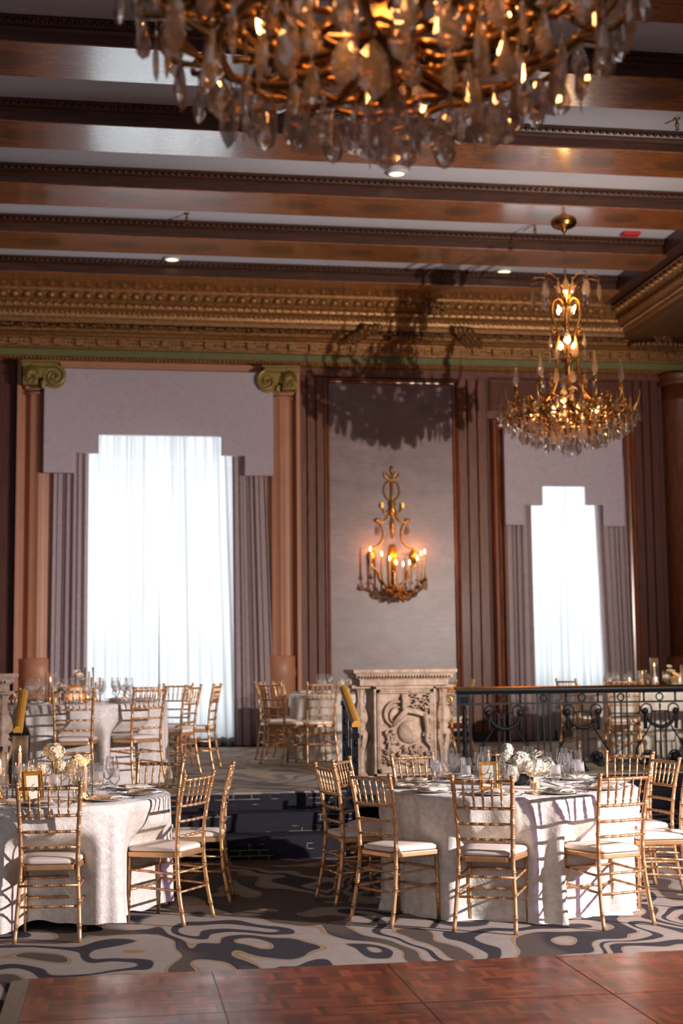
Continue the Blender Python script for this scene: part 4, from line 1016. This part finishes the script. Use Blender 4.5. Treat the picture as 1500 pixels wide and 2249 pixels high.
# ================================================================== IRON RAILINGS
def railing():
    e = empty('iron_railing', (3.44, 14.2, PZ), 0, 'black wrought iron railing with lyre scrolls and garlands along the platform', 'railing')
    L = 3.6; zt = .80
    MB().prism([(-.035, zt), (-.04, zt+.012), (-.03, zt+.03), (-.028, zt+.045), (.028, zt+.045), (.03, zt+.03), (.04, zt+.012), (.035, zt)], -.02, L, 'x').build('top_rail', 'iron', e)
    mb = MB().prism([(-.034, zt+.045), (-.038, zt+.056), (-.02, zt+.068), (.02, zt+.068), (.038, zt+.056), (.034, zt+.045)], -.03, L, 'x')
    sp = [(-.03, 0, zt+.055), (-.09, 0, zt+.055), (-.145, 0, zt+.03), (-.17, 0, zt-.03), (-.15, 0, zt-.085), (-.10, 0, zt-.10), (-.065, 0, zt-.07), (-.07, 0, zt-.035), (-.10, 0, zt-.03)]
    mb.tube(smooth_path(sp, 5), .013, 7); mb.tube([(-.115, 0, zt-.10), (-.115, 0, zt-.13), (-.115, 0, zt-.17), (-.115, 0, zt-.2)], [.006, .014, .017, .004], 8)
    mb.build('handrail', 'brass', e)
    b = MB().bx(0, L, -.009, .009, .685, .705).bx(0, L, -.01, .01, .085, .10).bx(0, L, -.007, .007, zt-.012, zt); b.build('cross_bar', 'iron', e)
    # end post
    p = MB()
    for x in (0, .125): p.bx(x-.012, x+.012, -.012, .012, 0, zt)
    p.bx(0, .13, -.02, .02, .69, .79)
    for k in range(12): p.ell((.03+.022*(k % 4), -.022, .715+.022*(k//4)), (.01, .008, .01), 5, 4)
    p.lathe([(.01, .0), (.03, .02), (.018, .05), (.028, .1), (.02, .16), (.028, .22), (.016, .27), (.03, .33), (.018, .38), (.026, .43), (.016, .48), (.03, .53), (.018, .58), (.026, .62), (.012, .68)], 10, (.065, 0, 0), lobes=5, amp=.12)
    p.build('end_post', 'iron', e)
    for cx in (.48, 1.305, 2.14, 2.97):
        g = MB()
        g.tube([(cx+.037*cos(a), 0, .745+.037*sin(a)) for a in [2*pi*k/18 for k in range(18)]], .008, 6, closed=True)
        for s in (-1, 1):
            g.lathe([(.02, .70), (.012, .71), (.010, .75), (.012, .79), (.022, .80)], 8, (cx+s*.17, 0, 0))
            # upper scroll of the lyre
            g.tube(smooth_path([(cx+s*.04, 0, .60), (cx+s*.085, 0, .60), (cx+s*.10, 0, .655), (cx+s*.15, 0, .675), (cx+s*.195, 0, .65), (cx+s*.20, 0, .60), (cx+s*.165, 0, .57), (cx+s*.145, 0, .60)], 5), .008, 6)
            g.tube(smooth_path([(cx+s*.09, 0, .60), (cx+s*.10, 0, .52), (cx+s*.115, 0, .45), (cx+s*.19, 0, .33), (cx+s*.235, 0, .26)], 4), .008, 6)
            g.ell((cx+s*.165, -.012, .60), (.036, .016, .036), 10, 6)
            g.tube([(cx+s*.165, -.015, .58), (cx+s*.168, -.02, .52), (cx+s*.165, -.015, .45), (cx+s*.163, -.015, .42)], [.014, .021, .017, .021], 7)
            g.tube(smooth_path([(cx+s*.235, 0, .26), (cx+s*.25, 0, .285), (cx+s*.228, 0, .30), (cx+s*.215, 0, .27)], 4), .007, 5)
            g.tube(smooth_path([(cx+s*.225, 0, .28), (cx+s*.26, 0, .22), (cx+s*.262, 0, .14), (cx+s*.22, 0, .07), (cx+s*.15, 0, .06), (cx+s*.11, 0, .11), (cx+s*.14, 0, .15)], 5), [.012]*20+[.009]*11, 6)
            g.tube([(cx+s*.14+.062*cos(a), -.005, .135+.062*sin(a)) for a in [2*pi*k/18 for k in range(18)]], .010, 6, closed=True)
            g.lathe([(0, .02), (.03, .016), (.046, .004), (.05, -.004), (0, -.01)], 14, (cx+s*.14, -.012, .135), ax=(0, -1, 0), lobes=5, amp=.1)
            for k in range(5): a = k*1.257; g.ell((cx+s*.14+.024*cos(a), -.028, .135+.024*sin(a)), .011, 6, 4)
        sw = [(cx-.165, -.02, .575), (cx-.12, -.022, .49), (cx-.05, -.024, .45), (cx, -.024, .44), (cx+.05, -.024, .45), (cx+.12, -.022, .49), (cx+.165, -.02, .575)]
        sw = smooth_path(sw, 5); g.tube(sw, [.010+.010*sin(pi*i/(len(sw)-1))+.003*(i % 2) for i in range(len(sw))], 7)
        g.tube([(cx-.09, 0, .60), (cx+.09, 0, .60)], .006, 6)
        g.lathe([(.008, .60), (.006, .625), (.016, .635), (.008, .645), (.016, .66), (.006, .67), (.006, .69)], 8, (cx, 0, 0))
        g.build('lyre_panel', 'iron', e)
        for q in (-.058, 0, .058): MB().bx(cx+q-.007, cx+q+.007, -.007, .007, .09, .60).build('bar', 'iron', e)
        MB().lathe([(.05, 0), (.052, .012), (.03, .035), (.018, .07), (.012, .09)], 12, (cx, 0, 0), lobes=6, amp=.1).build('foot', 'iron', e)
        c2 = cx+.415
        if c2 < 3.4:
            MB().tube([(c2+.035*cos(a), 0, .745+.035*sin(a)) for a in [2*pi*k/18 for k in range(18)]], .008, 6, closed=True).build('ring', 'iron', e)
            for q in (-.065, .065): MB().bx(c2+q-.007, c2+q+.007, -.007, .007, .0, zt).build('bar', 'iron', e)
            MB().bx(c2-.007, c2+.007, -.007, .007, .09, .69).build('bar', 'iron', e)
railing()
def stair_rail(x, label):
    e = empty('stair_handrail', (x, 12.1, 0), 0, label, 'handrail')
    a, b = V((0, .60, 1.385)), V((0, -.05, 1.09))
    mb = MB(); pr = [(-.036, -.025), (-.04, .0), (-.022, .022), (0, .028), (.022, .022), (.04, .0), (.036, -.025)]
    rows = [[(p.x+u_, p.y, p.z+w_) for u_, w_ in pr] for p in (a, b)]
    mb.grid(rows, False, True); mb.add(rows[0], [tuple(range(7))], False); mb.add(rows[1], [tuple(range(6, -1, -1))], False)
    mb.build('handrail', simple('varnished golden wood rail', rgb(206, 146, 54), .35, .05, .12, 30), e)
    for yy, z0, zt in ((.02, .185, 1.09), (.58, PZ, 1.35)):
        p = MB(); p.bx(-.022, .022, yy-.022, yy+.022, z0, zt); p.bx(-.032, .032, yy-.032, yy+.032, zt-.12, zt-.08).bx(-.034, .034, yy-.034, yy+.034, z0, z0+.05)
        for k in range(5): p.ell((0, yy-.02, z0+.18+.14*k), (.02, .015, .03), 6, 4)
        p.build('post', 'iron', e)
    for yy, z0 in ((.16, .185), (.30, .34), (.44, .34)):
        zt = 1.09+(yy+.05)*.454-.03; q = MB(); q.bx(-.008, .008, yy-.008, yy+.008, z0, zt)
        q.tube([(0, yy+.045*cos(a_), z0+.5+.045*sin(a_)) for a_ in [2*pi*i/12 for i in range(12)]], .007, 5, closed=True)
        q.lathe([(.008, z0+.2), (.018, z0+.24), (.008, z0+.28)], 8, (0, yy, 0)).build('baluster', 'iron', e)
    s = MB(); s.tube([(0, .02, .98), (0, .58, 1.24)], .008, 6).tube([(0, .02, .36), (0, .58, .6)], .009, 6)
    s.tube(smooth_path([(0, .0, .42), (0, -.10, .34), (0, -.13, .16), (0, -.10, .03), (0, -.05, .06)], 5), .014, 6); s.build('cross_bar', 'iron', e)
    return e
stair_rail(2.035, 'black iron stair railing with gilded handrail beside the stone pedestal')
stair_rail(-.765, 'black iron stair railing with gilded handrail behind the near left table')

# ================================================================== CEILING FITTINGS
def mk_down():
    e = empty('downlight'); MB().lathe([(.125, 0), (.13, -.008), (.10, -.02), (.085, -.024), (.085, 0)], 28).build('trim_ring', 'white_metal', e)
    MB().lathe([(0, -.018), (.083, -.018), (.083, -.016), (0, -.016)], 24).build('diffuser', 'down', e); return e
KD = Kind(mk_down)
for loc, lab in (((3.0, 14.72, CZ), 'round downlight behind the crystal tips of the near chandelier'), ((.72, 18.30, CZ), 'round downlight in the last coffer above the large window'), ((5.2, 18.33, CZ), 'round downlight left of the far chandelier chain')):
    KD.put(loc, 0, lab, 'ceiling light', 'recessed ceiling downlights')
    lamp('downlight_beam', 'SPOT', (loc[0], loc[1], CZ-.03), 120, (1, .74, .5), aim=(loc[0], loc[1], 0), spot_size=R(85), spot_blend=.8, shadow_soft_size=.07)
def mk_spr():
    e = empty('sprinkler'); MB().lathe([(.035, 0), (.035, -.006), (.014, -.012), (.012, -.05), (.02, -.055), (.02, -.075), (.008, -.08), (.008, -.10)], 12).build('body', 'old_brass', e)
    MB().tube([(-.014, 0, -.08), (-.016, 0, -.10), (0, 0, -.115), (.016, 0, -.10), (.014, 0, -.08)], .003, 5).lathe([(0, -.118), (.022, -.118), (.022, -.115), (0, -.115)], 12).build('deflector', 'old_brass', e); return e
KS = Kind(mk_spr)
KS.put((.815, 16.42, CZ), 0, 'brass ceiling sprinkler above the large window, between two beams', 'sprinkler'); KS.put((5.43, 12.85, CZ), 0, 'brass ceiling sprinkler at the right picture edge', 'sprinkler')
KS.put((5.02, 16.3, CZ), 0, 'brass ceiling sprinkler beside the far chandelier chain', 'sprinkler')
o = MB().bx(6.2, 6.42, 16.42, 16.56, CZ-.035, CZ-.001).build('alarm_box', 'red'); tag(o, 'small red alarm box on the ceiling in the right corner', 'alarm'); bevel(o, .006)

# ================================================================== WALL SCONCE
def sconce():
    e = empty('wall_sconce', (3.945, WY-.02, 2.49), 0, 'gilded wall sconce with nine lit candle lamps and crystal drops', 'wall lamp')
    mb = MB()
    mb.tube([(0, -.03, 1.95), (0, -.03, 1.5), (0, -.03, 1.2), (0, -.03, .9)], [.012, .02, .012, .01], 8)
    mb.lathe([(.012, 1.85), (.02, 1.9), (.012, 1.96)], 8, (0, -.03, 0))
    for s in (-1, 1):
        mb.tube(smooth_path([(0, -.03, 1.78), (s*.05, -.04, 1.84), (s*.10, -.04, 1.87), (s*.10, -.04, 1.80), (s*.04, -.03, 1.76), (0, -.03, 1.76)], 4), .008, 6)
        mb.tube(smooth_path([(s*.03, -.03, 1.33), (s*.10, -.04, 1.27), (s*.13, -.04, 1.33)], 4), .01, 6); mb.bx(s*.15-.02, s*.15+.02, -.06, -.03, 1.35, 1.42); mb.tube([(s*.13, -.045, 1.33), (s*.15, -.045, 1.36)], .01, 6)
        mb.tube(smooth_path([(s*.05, -.03, 1.26), (s*.11, -.035, 1.16), (s*.19, -.04, 1.14), (s*.22, -.04, 1.17)], 5), .011, 6)
        mb.ell((s*.22, -.05, 1.17), (.035, .03, .03), 8, 5)
        mb.tube(smooth_path([(s*.21, -.04, 1.15), (s*.155, -.04, 1.08), (s*.13, -.04, .98), (s*.15, -.04, .88), (s*.21, -.04, .80), (s*.30, -.04, .765), (s*.31, -.04, .74)], 6), .010, 6)
        mb.lathe([(.02, 0), (.05, .05), (.06, .11), (.045, .16), (.01, .19)], 12, (s*.31, -.04, .55)); 
        mb.tube(smooth_path([(s*.31, -.04, .74), (s*.33, -.04, .6), (s*.30, -.04, .5), (s*.22, -.04, .42), (s*.18, -.05, .3), (s*.05, -.06, .2)], 5), .012, 6)
    for k in range(30):
        a = 2*pi*k/30; mb.ell((.115*cos(a), -.035, 1.60+.145*sin(a)), (.014, .012, .014), 5, 4)
    mb.lathe([(.02, 1.24), (.05, 1.30), (.03, 1.36), (.045, 1.42), (.02, 1.46)], 10, (0, -.045, 0), lobes=5, amp=.15)
    mb.lathe([(.012, .95), (.03, 1.12), (.012, 1.2)], 8, (0, -.04, 0))
    mb.lathe([(.03, .43), (.07, .5), (.075, .6), (.05, .75), (.03, .82)], 12, (0, -.06, 0))
    mb.build('back_frame', 'frame_gold', e)
    lo = MB(); lo.lathe([(.0, 0), (.018, .02), (.03, .05), (.015, .08), (.035, .12), (.06, .16), (.03, .2), (.05, .26), (.02, .34), (.05, .4), (.03, .45)], 12, (0, -.10, 0), lobes=6, amp=.1)
    lo.build('lower_stem', 'old_brass', e)
    C_ = [(-.375, .745), (-.235, .67), (-.13, .60), (-.035, .545), (.06, .52), (.155, .545), (.28, .61), (.345, .68), (.42, .715)]
    for i, (x, zt) in enumerate(C_):
        th = x/.45; y = -.10-.36*sqrt(max(0, 1-th*th)); zb = zt-.40
        ar = MB(); ar.tube(smooth_path([(x*.1, -.1, .25), (x*.45, -.1+(y+.1)*.5, .10), (x*.9, y*.95, zb-.14), (x, y, zb-.03)], 5), .012, 6)
        ar.lathe([(.01, zb-.04), (.035, zb-.01), (.04, zb), (.016, zb+.005), (.018, zb+.03)], 10, (x, y, 0), lobes=6, amp=.08); ar.build('arm', 'old_brass', e)
        ca = MB().lathe([(.0165, zb), (.0165, zt-.045), (.010, zt-.04)], 10, (x, y, 0)).build('candle_sleeve', 'wax', e)
        MB().lathe([(.007, zt-.04), (.011, zt-.025), (.012, zt-.008), (.008, zt+.012), (0, zt+.03)], 10, (x, y, 0)).build('bulb', 'bulb', e)
    rn = random.Random(2)
    for i in range(66):
        a = pi*(i % 22)/21; rr = .47 if i < 22 else (.30 if i < 44 else .16); x = rr*cos(a); y = -.08-.36*(rr/.47)*sin(a); z = .30-.11*(rr < .4)-.1*sin(a)+rn.uniform(-.02, .02)
        d = MB(); drop(d, (x, y, z), .02, .07, 7); d.build('crystal_drop', 'crystal', e)
    for s in (-1, 1):
        d = MB(); drop(d, (s*.215, -.06, 1.13), .03, .16, 8); d.build('crystal_drop', 'crystal', e)
        cr = MB()
        for k in range(12):
            t_ = k/11; d = cr.ell((s*.03+s*.10*t_, -.07, 1.05-.3*t_), .008, 5, 4)
        for k in range(9): t_ = k/8; cr.ell((s*(.1+.2*t_), -.08, .74-.07*sin(pi*t_)), .009, 5, 4)
        cr.build('bead_chain', 'crystal', e)
    for x, y in ((-.30, -.16), (-.14, -.30), (.16, -.30), (.36, -.16)): lamp('sconce_light', 'POINT', (3.945+x, WY-.02+y, 3.22), 3.6, (1, .36, .08), shadow_soft_size=.03)
def drop(mb, top, r_, L, n=8, flat=.55, rz=0.0):
    # faceted pear-shaped pendant hanging from a small bead
    x, y, z = top; c_, s_ = cos(rz), sin(rz)
    def L_(prof, nn):
        vs = []
        for rr, zz in prof:
            for k in range(nn):
                a = 2*pi*(k+.5)/nn; px, py = rr*cos(a), rr*sin(a)*flat; vs.append((x+px*c_-py*s_, y+px*s_+py*c_, z+zz))
        m_ = len(prof); fs = [(i*nn+k, i*nn+(k+1) % nn, (i+1)*nn+(k+1) % nn, (i+1)*nn+k) for i in range(m_-1) for k in range(nn)]
        mb.add(vs, fs+[tuple(range(nn)), tuple((m_-1)*nn+k for k in range(nn))], False)
    L_([(.002, 0), (r_*.36, -.012), (.002, -.022)], 6)
    L_([(.002, -.022), (r_*.3, -.022-L*.22), (r_*.82, -.022-L*.55), (r_, -.022-L*.72), (r_*.72, -.022-L*.9), (.002, -.022-L)], n)
def plaque(mb, top, r_, L, rz=0.0, n=10):
    # flat cut plaque with scalloped outline and bevelled faces
    x, y, z = top; c_, s_ = cos(rz), sin(rz); out = []
    for k in range(n*2):
        a = 2*pi*k/(n*2); q = 1-.10*(k % 2); px = r_*q*sin(a)*(.62+.38*(1-cos(a))/2*1.0); pz = -.024-L/2+L/2*q*cos(a); out.append((px, pz))
    def P(px, py, pz): return (x+px*c_-py*s_, y+px*s_+py*c_, z+pz)
    n2 = len(out); vs = [P(a, 0, b) for a, b in out]+[P(a*.62, -.007, -.024-L/2+(b+.024+L/2)*.66) for a, b in out]+[P(a*.62, .007, -.024-L/2+(b+.024+L/2)*.66) for a, b in out]
    fs = [(i, (i+1) % n2, n2+(i+1) % n2, n2+i) for i in range(n2)]+[(i, 2*n2+i, 2*n2+(i+1) % n2, (i+1) % n2) for i in range(n2)]+[tuple(range(n2, 2*n2)), tuple(range(3*n2-1, 2*n2-1, -1))]
    mb.add(vs, fs, False); mb.ell((x, y, z-.010), .009, 6, 4, False)
def spear(mb, top, r_, L, rz=0.0):
    x, y, z = top
    for prof in ([(.002, 0), (r_*.6, -.01), (.002, -.02)], [(.002, -.02), (r_, -.02-L*.28), (r_*.75, -.02-L*.5), (.001, -.02-L)]):
        mb.lathe(prof, 6, (x, y, z), False, 1, .6)
sconce()

# ================================================================== CHANDELIERS
def mk_chandelier():
    e = empty('chandelier'); BR = 'bronze'; rn = random.Random(9)
    # central stem and glass balusters
    MB().lathe([(0, .16), (.02, .18), (.05, .22), (.02, .27), (.10, .33), (.13, .36), (.06, .40), (.03, .5), (.02, .9), (.05, 1.1), (.09, 1.15), (.03, 1.19), (.02, 1.5), (.06, 1.58), (.03, 1.62), (.02, 1.9), (.05, 1.94), (.07, 2.0), (.02, 2.06), (.012, 2.14)], 14).build('stem', BR, e)
    for pr in ([(.03, .52), (.055, .58), (.06, .72), (.035, .86), (.09, .90), (.10, .93), (.04, .95)], [(.025, 1.2), (.045, 1.25), (.05, 1.38), (.03, 1.44), (.05, 1.48)], [(.022, 1.52), (.04, 1.6), (.10, 1.74), (.11, 1.755), (.03, 1.74)]):
        MB().lathe([(r_, z) for r_, z in pr], 16).build('glass_baluster', 'crystal', e)
    N = 6
    for k in range(N):       # tall S-shaped cage arms
        a = 2*pi*k/N+.2; c_, s_ = cos(a), sin(a)
        def P(r_, z): return (r_*c_, r_*s_, z)
        mb = MB(); q = smooth_path([P(.03, 1.80), P(.10, 1.86), P(.175, 1.80), P(.185, 1.68), P(.13, 1.50), P(.115, 1.40), P(.15, 1.22), P(.13, 1.05), P(.17, .86), P(.30, .66), P(.42, .62), P(.50, .70), P(.54, .66), P(.52, .58), P(.42, .42), P(.28, .30), P(.16, .30)], 5)
        mb.tube(q, [.016+.003*sin(i*.6) for i in range(len(q))], 7, flat=.8)
        mb.tube(smooth_path([P(.13, 1.50), P(.17, 1.46), P(.20, 1.50), P(.17, 1.53), P(.15, 1.50)], 4), .009, 5)
        mb.tube(smooth_path([P(.17, .86), P(.21, .92), P(.25, .88), P(.22, .83), P(.2, .86)], 4), .009, 5)
        mb.build('cage_arm', BR, e)
        # finial branch
        b = 2*pi*(k+.5)/N+.2; cb, sb = cos(b), sin(b)
        mb = MB(); mb.tube(smooth_path([(.25*cb, .25*sb, .50), (.42*cb, .42*sb, .58), (.58*cb, .58*sb, .60), (.62*cb, .62*sb, .70), (.60*cb, .60*sb, .80)], 5), .012, 6)
        mb.lathe([(.012, .76), (.03, .80), (.02, .82), (.03, .84), (.01, .86)], 8, (.60*cb, .60*sb, 0)); mb.build('finial_arm', BR, e)
        MB().lathe([(.010, .86), (.022, .88), (.042, .93), (.030, .96), (.014, 1.06), (.006, 1.10), (.012, 1.115), (.0, 1.13)], 8, (.60*cb, .60*sb, 0), False).build('crystal_finial', 'crystal', e)
    # woven basket of scrolled leaves
    NB = 10
    for k in range(NB):
        a = 2*pi*(k+.3)/NB; mb = MB()
        def P(r_, z, da=0): return (r_*cos(a+da), r_*sin(a+da), z)
        mb.tube(smooth_path([P(.13, .34), P(.32, .30), P(.52, .36), P(.66, .46), (P(.76, .58)), P(.80, .68), P(.805, .76)], 5), [.018-.0004*i for i in range(31)], 6)
        mb.tube(smooth_path([P(.60, .42), P(.72, .44, .08), P(.76, .50, .14), P(.71, .54, .16), P(.67, .50, .13)], 4), .011, 5)
        mb.tube(smooth_path([P(.60, .42), P(.72, .44, -.08), P(.76, .50, -.14), P(.71, .54, -.16), P(.67, .50, -.13)], 4), .011, 5)
        for i in range(34):
            r_ = rn.uniform(.26, .72); z = .33+.20*((r_-.2)/.5)**1.6+rn.uniform(0, .13); da = rn.uniform(-.3, .3)
            mb.tube(smooth_path([P(r_, z, da), P(r_+rn.uniform(-.05, .05), z+rn.uniform(.0, .05), da+rn.uniform(-.1, .1)), P(r_+rn.uniform(-.07, .07), z+rn.uniform(-.03, .03), da+rn.uniform(-.18, .18))], 3), [.005, .012, .014, .015, .014, .011, .005][:7], 5)
        mb.build('basket_scroll', BR, e)
    rg = MB()
    for r_, z, q in ((.50, .345, .013), (.66, .455, .013), (.30, .30, .012)): rg.tube([(r_*cos(2*pi*k/48), r_*sin(2*pi*k/48), z+.01*sin(k*2.1)) for k in range(48)], q, 6, closed=True)
    rg.build('ring', BR, e)
    # bulbs
    for n_, r_, z, m_ in ((10, .40, .47, 'bulb_hot'), (4, .085, 1.28, 'bulb'), (4, .10, 1.70, 'bulb')):
        for k in range(n_):
            a = 2*pi*(k+.35)/n_; mb = MB(); tilt = (cos(a)*.5, sin(a)*.5, .85)
            c = (r_*cos(a), r_*sin(a), z); mb.lathe([(.009, 0), (.017, .015), (.02, .035), (.012, .06), (0, .085)], 10, c, ax=tilt); mb.build('bulb', m_, e)
            MB().lathe([(.005, -.05), (.02, -.03), (.012, -.02), (.012, .0)], 8, c, ax=tilt).build('bulb_socket', BR, e)
    # crown with hanging prisms
    cw = MB()
    for k in range(10):
        a = 2*pi*k/10; cw.tube(smooth_path([(.04*cos(a), .04*sin(a), 1.86), (.10*cos(a), .10*sin(a), 2.02), (.22*cos(a), .22*sin(a), 2.10), (.36*cos(a), .36*sin(a), 2.11), (.40*cos(a), .40*sin(a), 2.08), (.40*cos(a), .40*sin(a), 2.04)], 4), .004, 5)
        cw.tube(smooth_path([(.03*cos(a+.3), .03*sin(a+.3), 1.84), (.10*cos(a+.3), .10*sin(a+.3), 1.97), (.17*cos(a+.3), .17*sin(a+.3), 2.0)], 4), [.008]*8+[.004], 5)
    cw.build('crown', BR, e)
    for k in range(10):
        a = 2*pi*k/10; d = MB(); plaque(d, (.40*cos(a), .40*sin(a), 2.04), .055, .21, a+1.2, 6); d.build('crystal_plaque', 'crystal', e)
        d = MB(); st_ = (.36*cos(a), .36*sin(a), 2.10); 
        for q in range(6): b = q*pi/3; d.tube([st_, (st_[0]+.026*cos(b), st_[1], st_[2]+.026*sin(b))], [.005, .001], 4)
        d.build('crystal_star', 'crystal', e)
        d = MB(); drop(d, (.26*cos(a+.3), .26*sin(a+.3), 2.06), .03, .17); d.build('crystal_pendant', 'crystal', e)
    # hanging rows
    i = 0
    def hang(n_, r_, z, ph, seq):
        nonlocal i
        for k in range(n_):
            a = 2*pi*k/n_+ph+rn.uniform(-.05, .05); zz = z+rn.uniform(-.02, .02); kind = seq[k % len(seq)]; p = (r_*cos(a), r_*sin(a), zz); rz = a+pi/2+rn.uniform(-.5, .5)
            d = MB(); d.tube([(p[0], p[1], zz+.035), p], .0015, 4)
            if kind == 'd': drop(d, p, .036, .145, 8, .6, rz); nm = 'crystal_pendant'
            elif kind == 'D': drop(d, p, .042, .18, 8, .5, rz); nm = 'crystal_pendant'
            elif kind == 'p': plaque(d, p, .056, .145, rz); nm = 'crystal_plaque'
            elif kind == 'P': plaque(d, p, .062, .185, rz, 6); nm = 'crystal_plaque'
            else: spear(d, p, .02, .2, rz); nm = 'crystal_spear'
            d.build(nm, 'crystal', e)
    hang(22, .80, .60, 0, 'dDpdd')
    hang(28, .74, .50, .08, 'pdsdP')
    hang(28, .66, .42, .1, 'dpdPd')
    hang(26, .54, .36, .05, 'pdDsp')
    hang(22, .42, .33, .2, 'pPdsD')
    hang(16, .28, .29, .1, 'dpPd')
    hang(6, .09, .21, .3, 'sPd')
    hang(6, .56, .60, .5, 'p'); hang(6, .20, 1.02, .5, 'p'); hang(6, .22, 1.45, .2, 'pd'); hang(6, .22, .82, .0, 'Pd')
    hang(6, .20, 1.30, .6, 'p')
    # chain and canopy
    ch = MB(); z = 2.14
    kk = 0
    while z < 2.62:
        pl = (lambda r1, r2: [(r1*cos(a)*(kk % 2 == 0), r1*cos(a)*(kk % 2), z+.035+r2*sin(a)) for a in [2*pi*q/12 for q in range(12)]])(.016, .036)
        ch.tube(pl, .004, 5, closed=True); z += .062; kk += 1
    ch.tube([(0, 0, 2.60), (0, 0, 2.74)], .012, 8)
    ch.build('chain', 'old_brass', e)
    MB().lathe([(.02, 2.66), (.035, 2.68), (.03, 2.70), (.10, 2.715), (.135, 2.735), (.13, 2.75), (.15, 2.76), (.15, 2.785)], 28).build('canopy', 'old_brass', e)
    return e
KC = Kind(mk_chandelier)
KC.put((5.155, 15.6, 3.925), 0, 'crystal and gilt chandelier hanging whole at the right before the narrow window', 'chandelier')
c1 = (5.155, 15.6, 3.925)
KC.put((.80, 4.10, 3.09), R(25), 'large near crystal chandelier cut off by the top of the picture', 'chandelier')
for o in [x for x in S.objects if x.parent is None and x.get('label', '').startswith('large near')]:
    for ch in list(o.children):
        if ch.name.startswith(('chain', 'canopy')): pass
for (x, y, z), k in ((c1, 1), ((.80, 4.10, 3.09), .85)):
    lamp('chandelier_light', 'POINT', (x, y, z+.60), 30*k, (1, .45, .14), shadow_soft_size=.12)
    lamp('chandelier_light', 'POINT', (x, y-.1, z+1.36), 9*k, (1, .5, .18), shadow_soft_size=.06)
    lamp('chandelier_light', 'POINT', (x, y-.1, z+1.86), 6*k, (1, .5, .18), shadow_soft_size=.06)
# small brushes of the setting: keep every part of a structure a structure
for o in S.objects:
    if o.parent is not None and o.parent.get('kind') == 'structure' and not o.get('kind'): o['kind'] = 'structure'
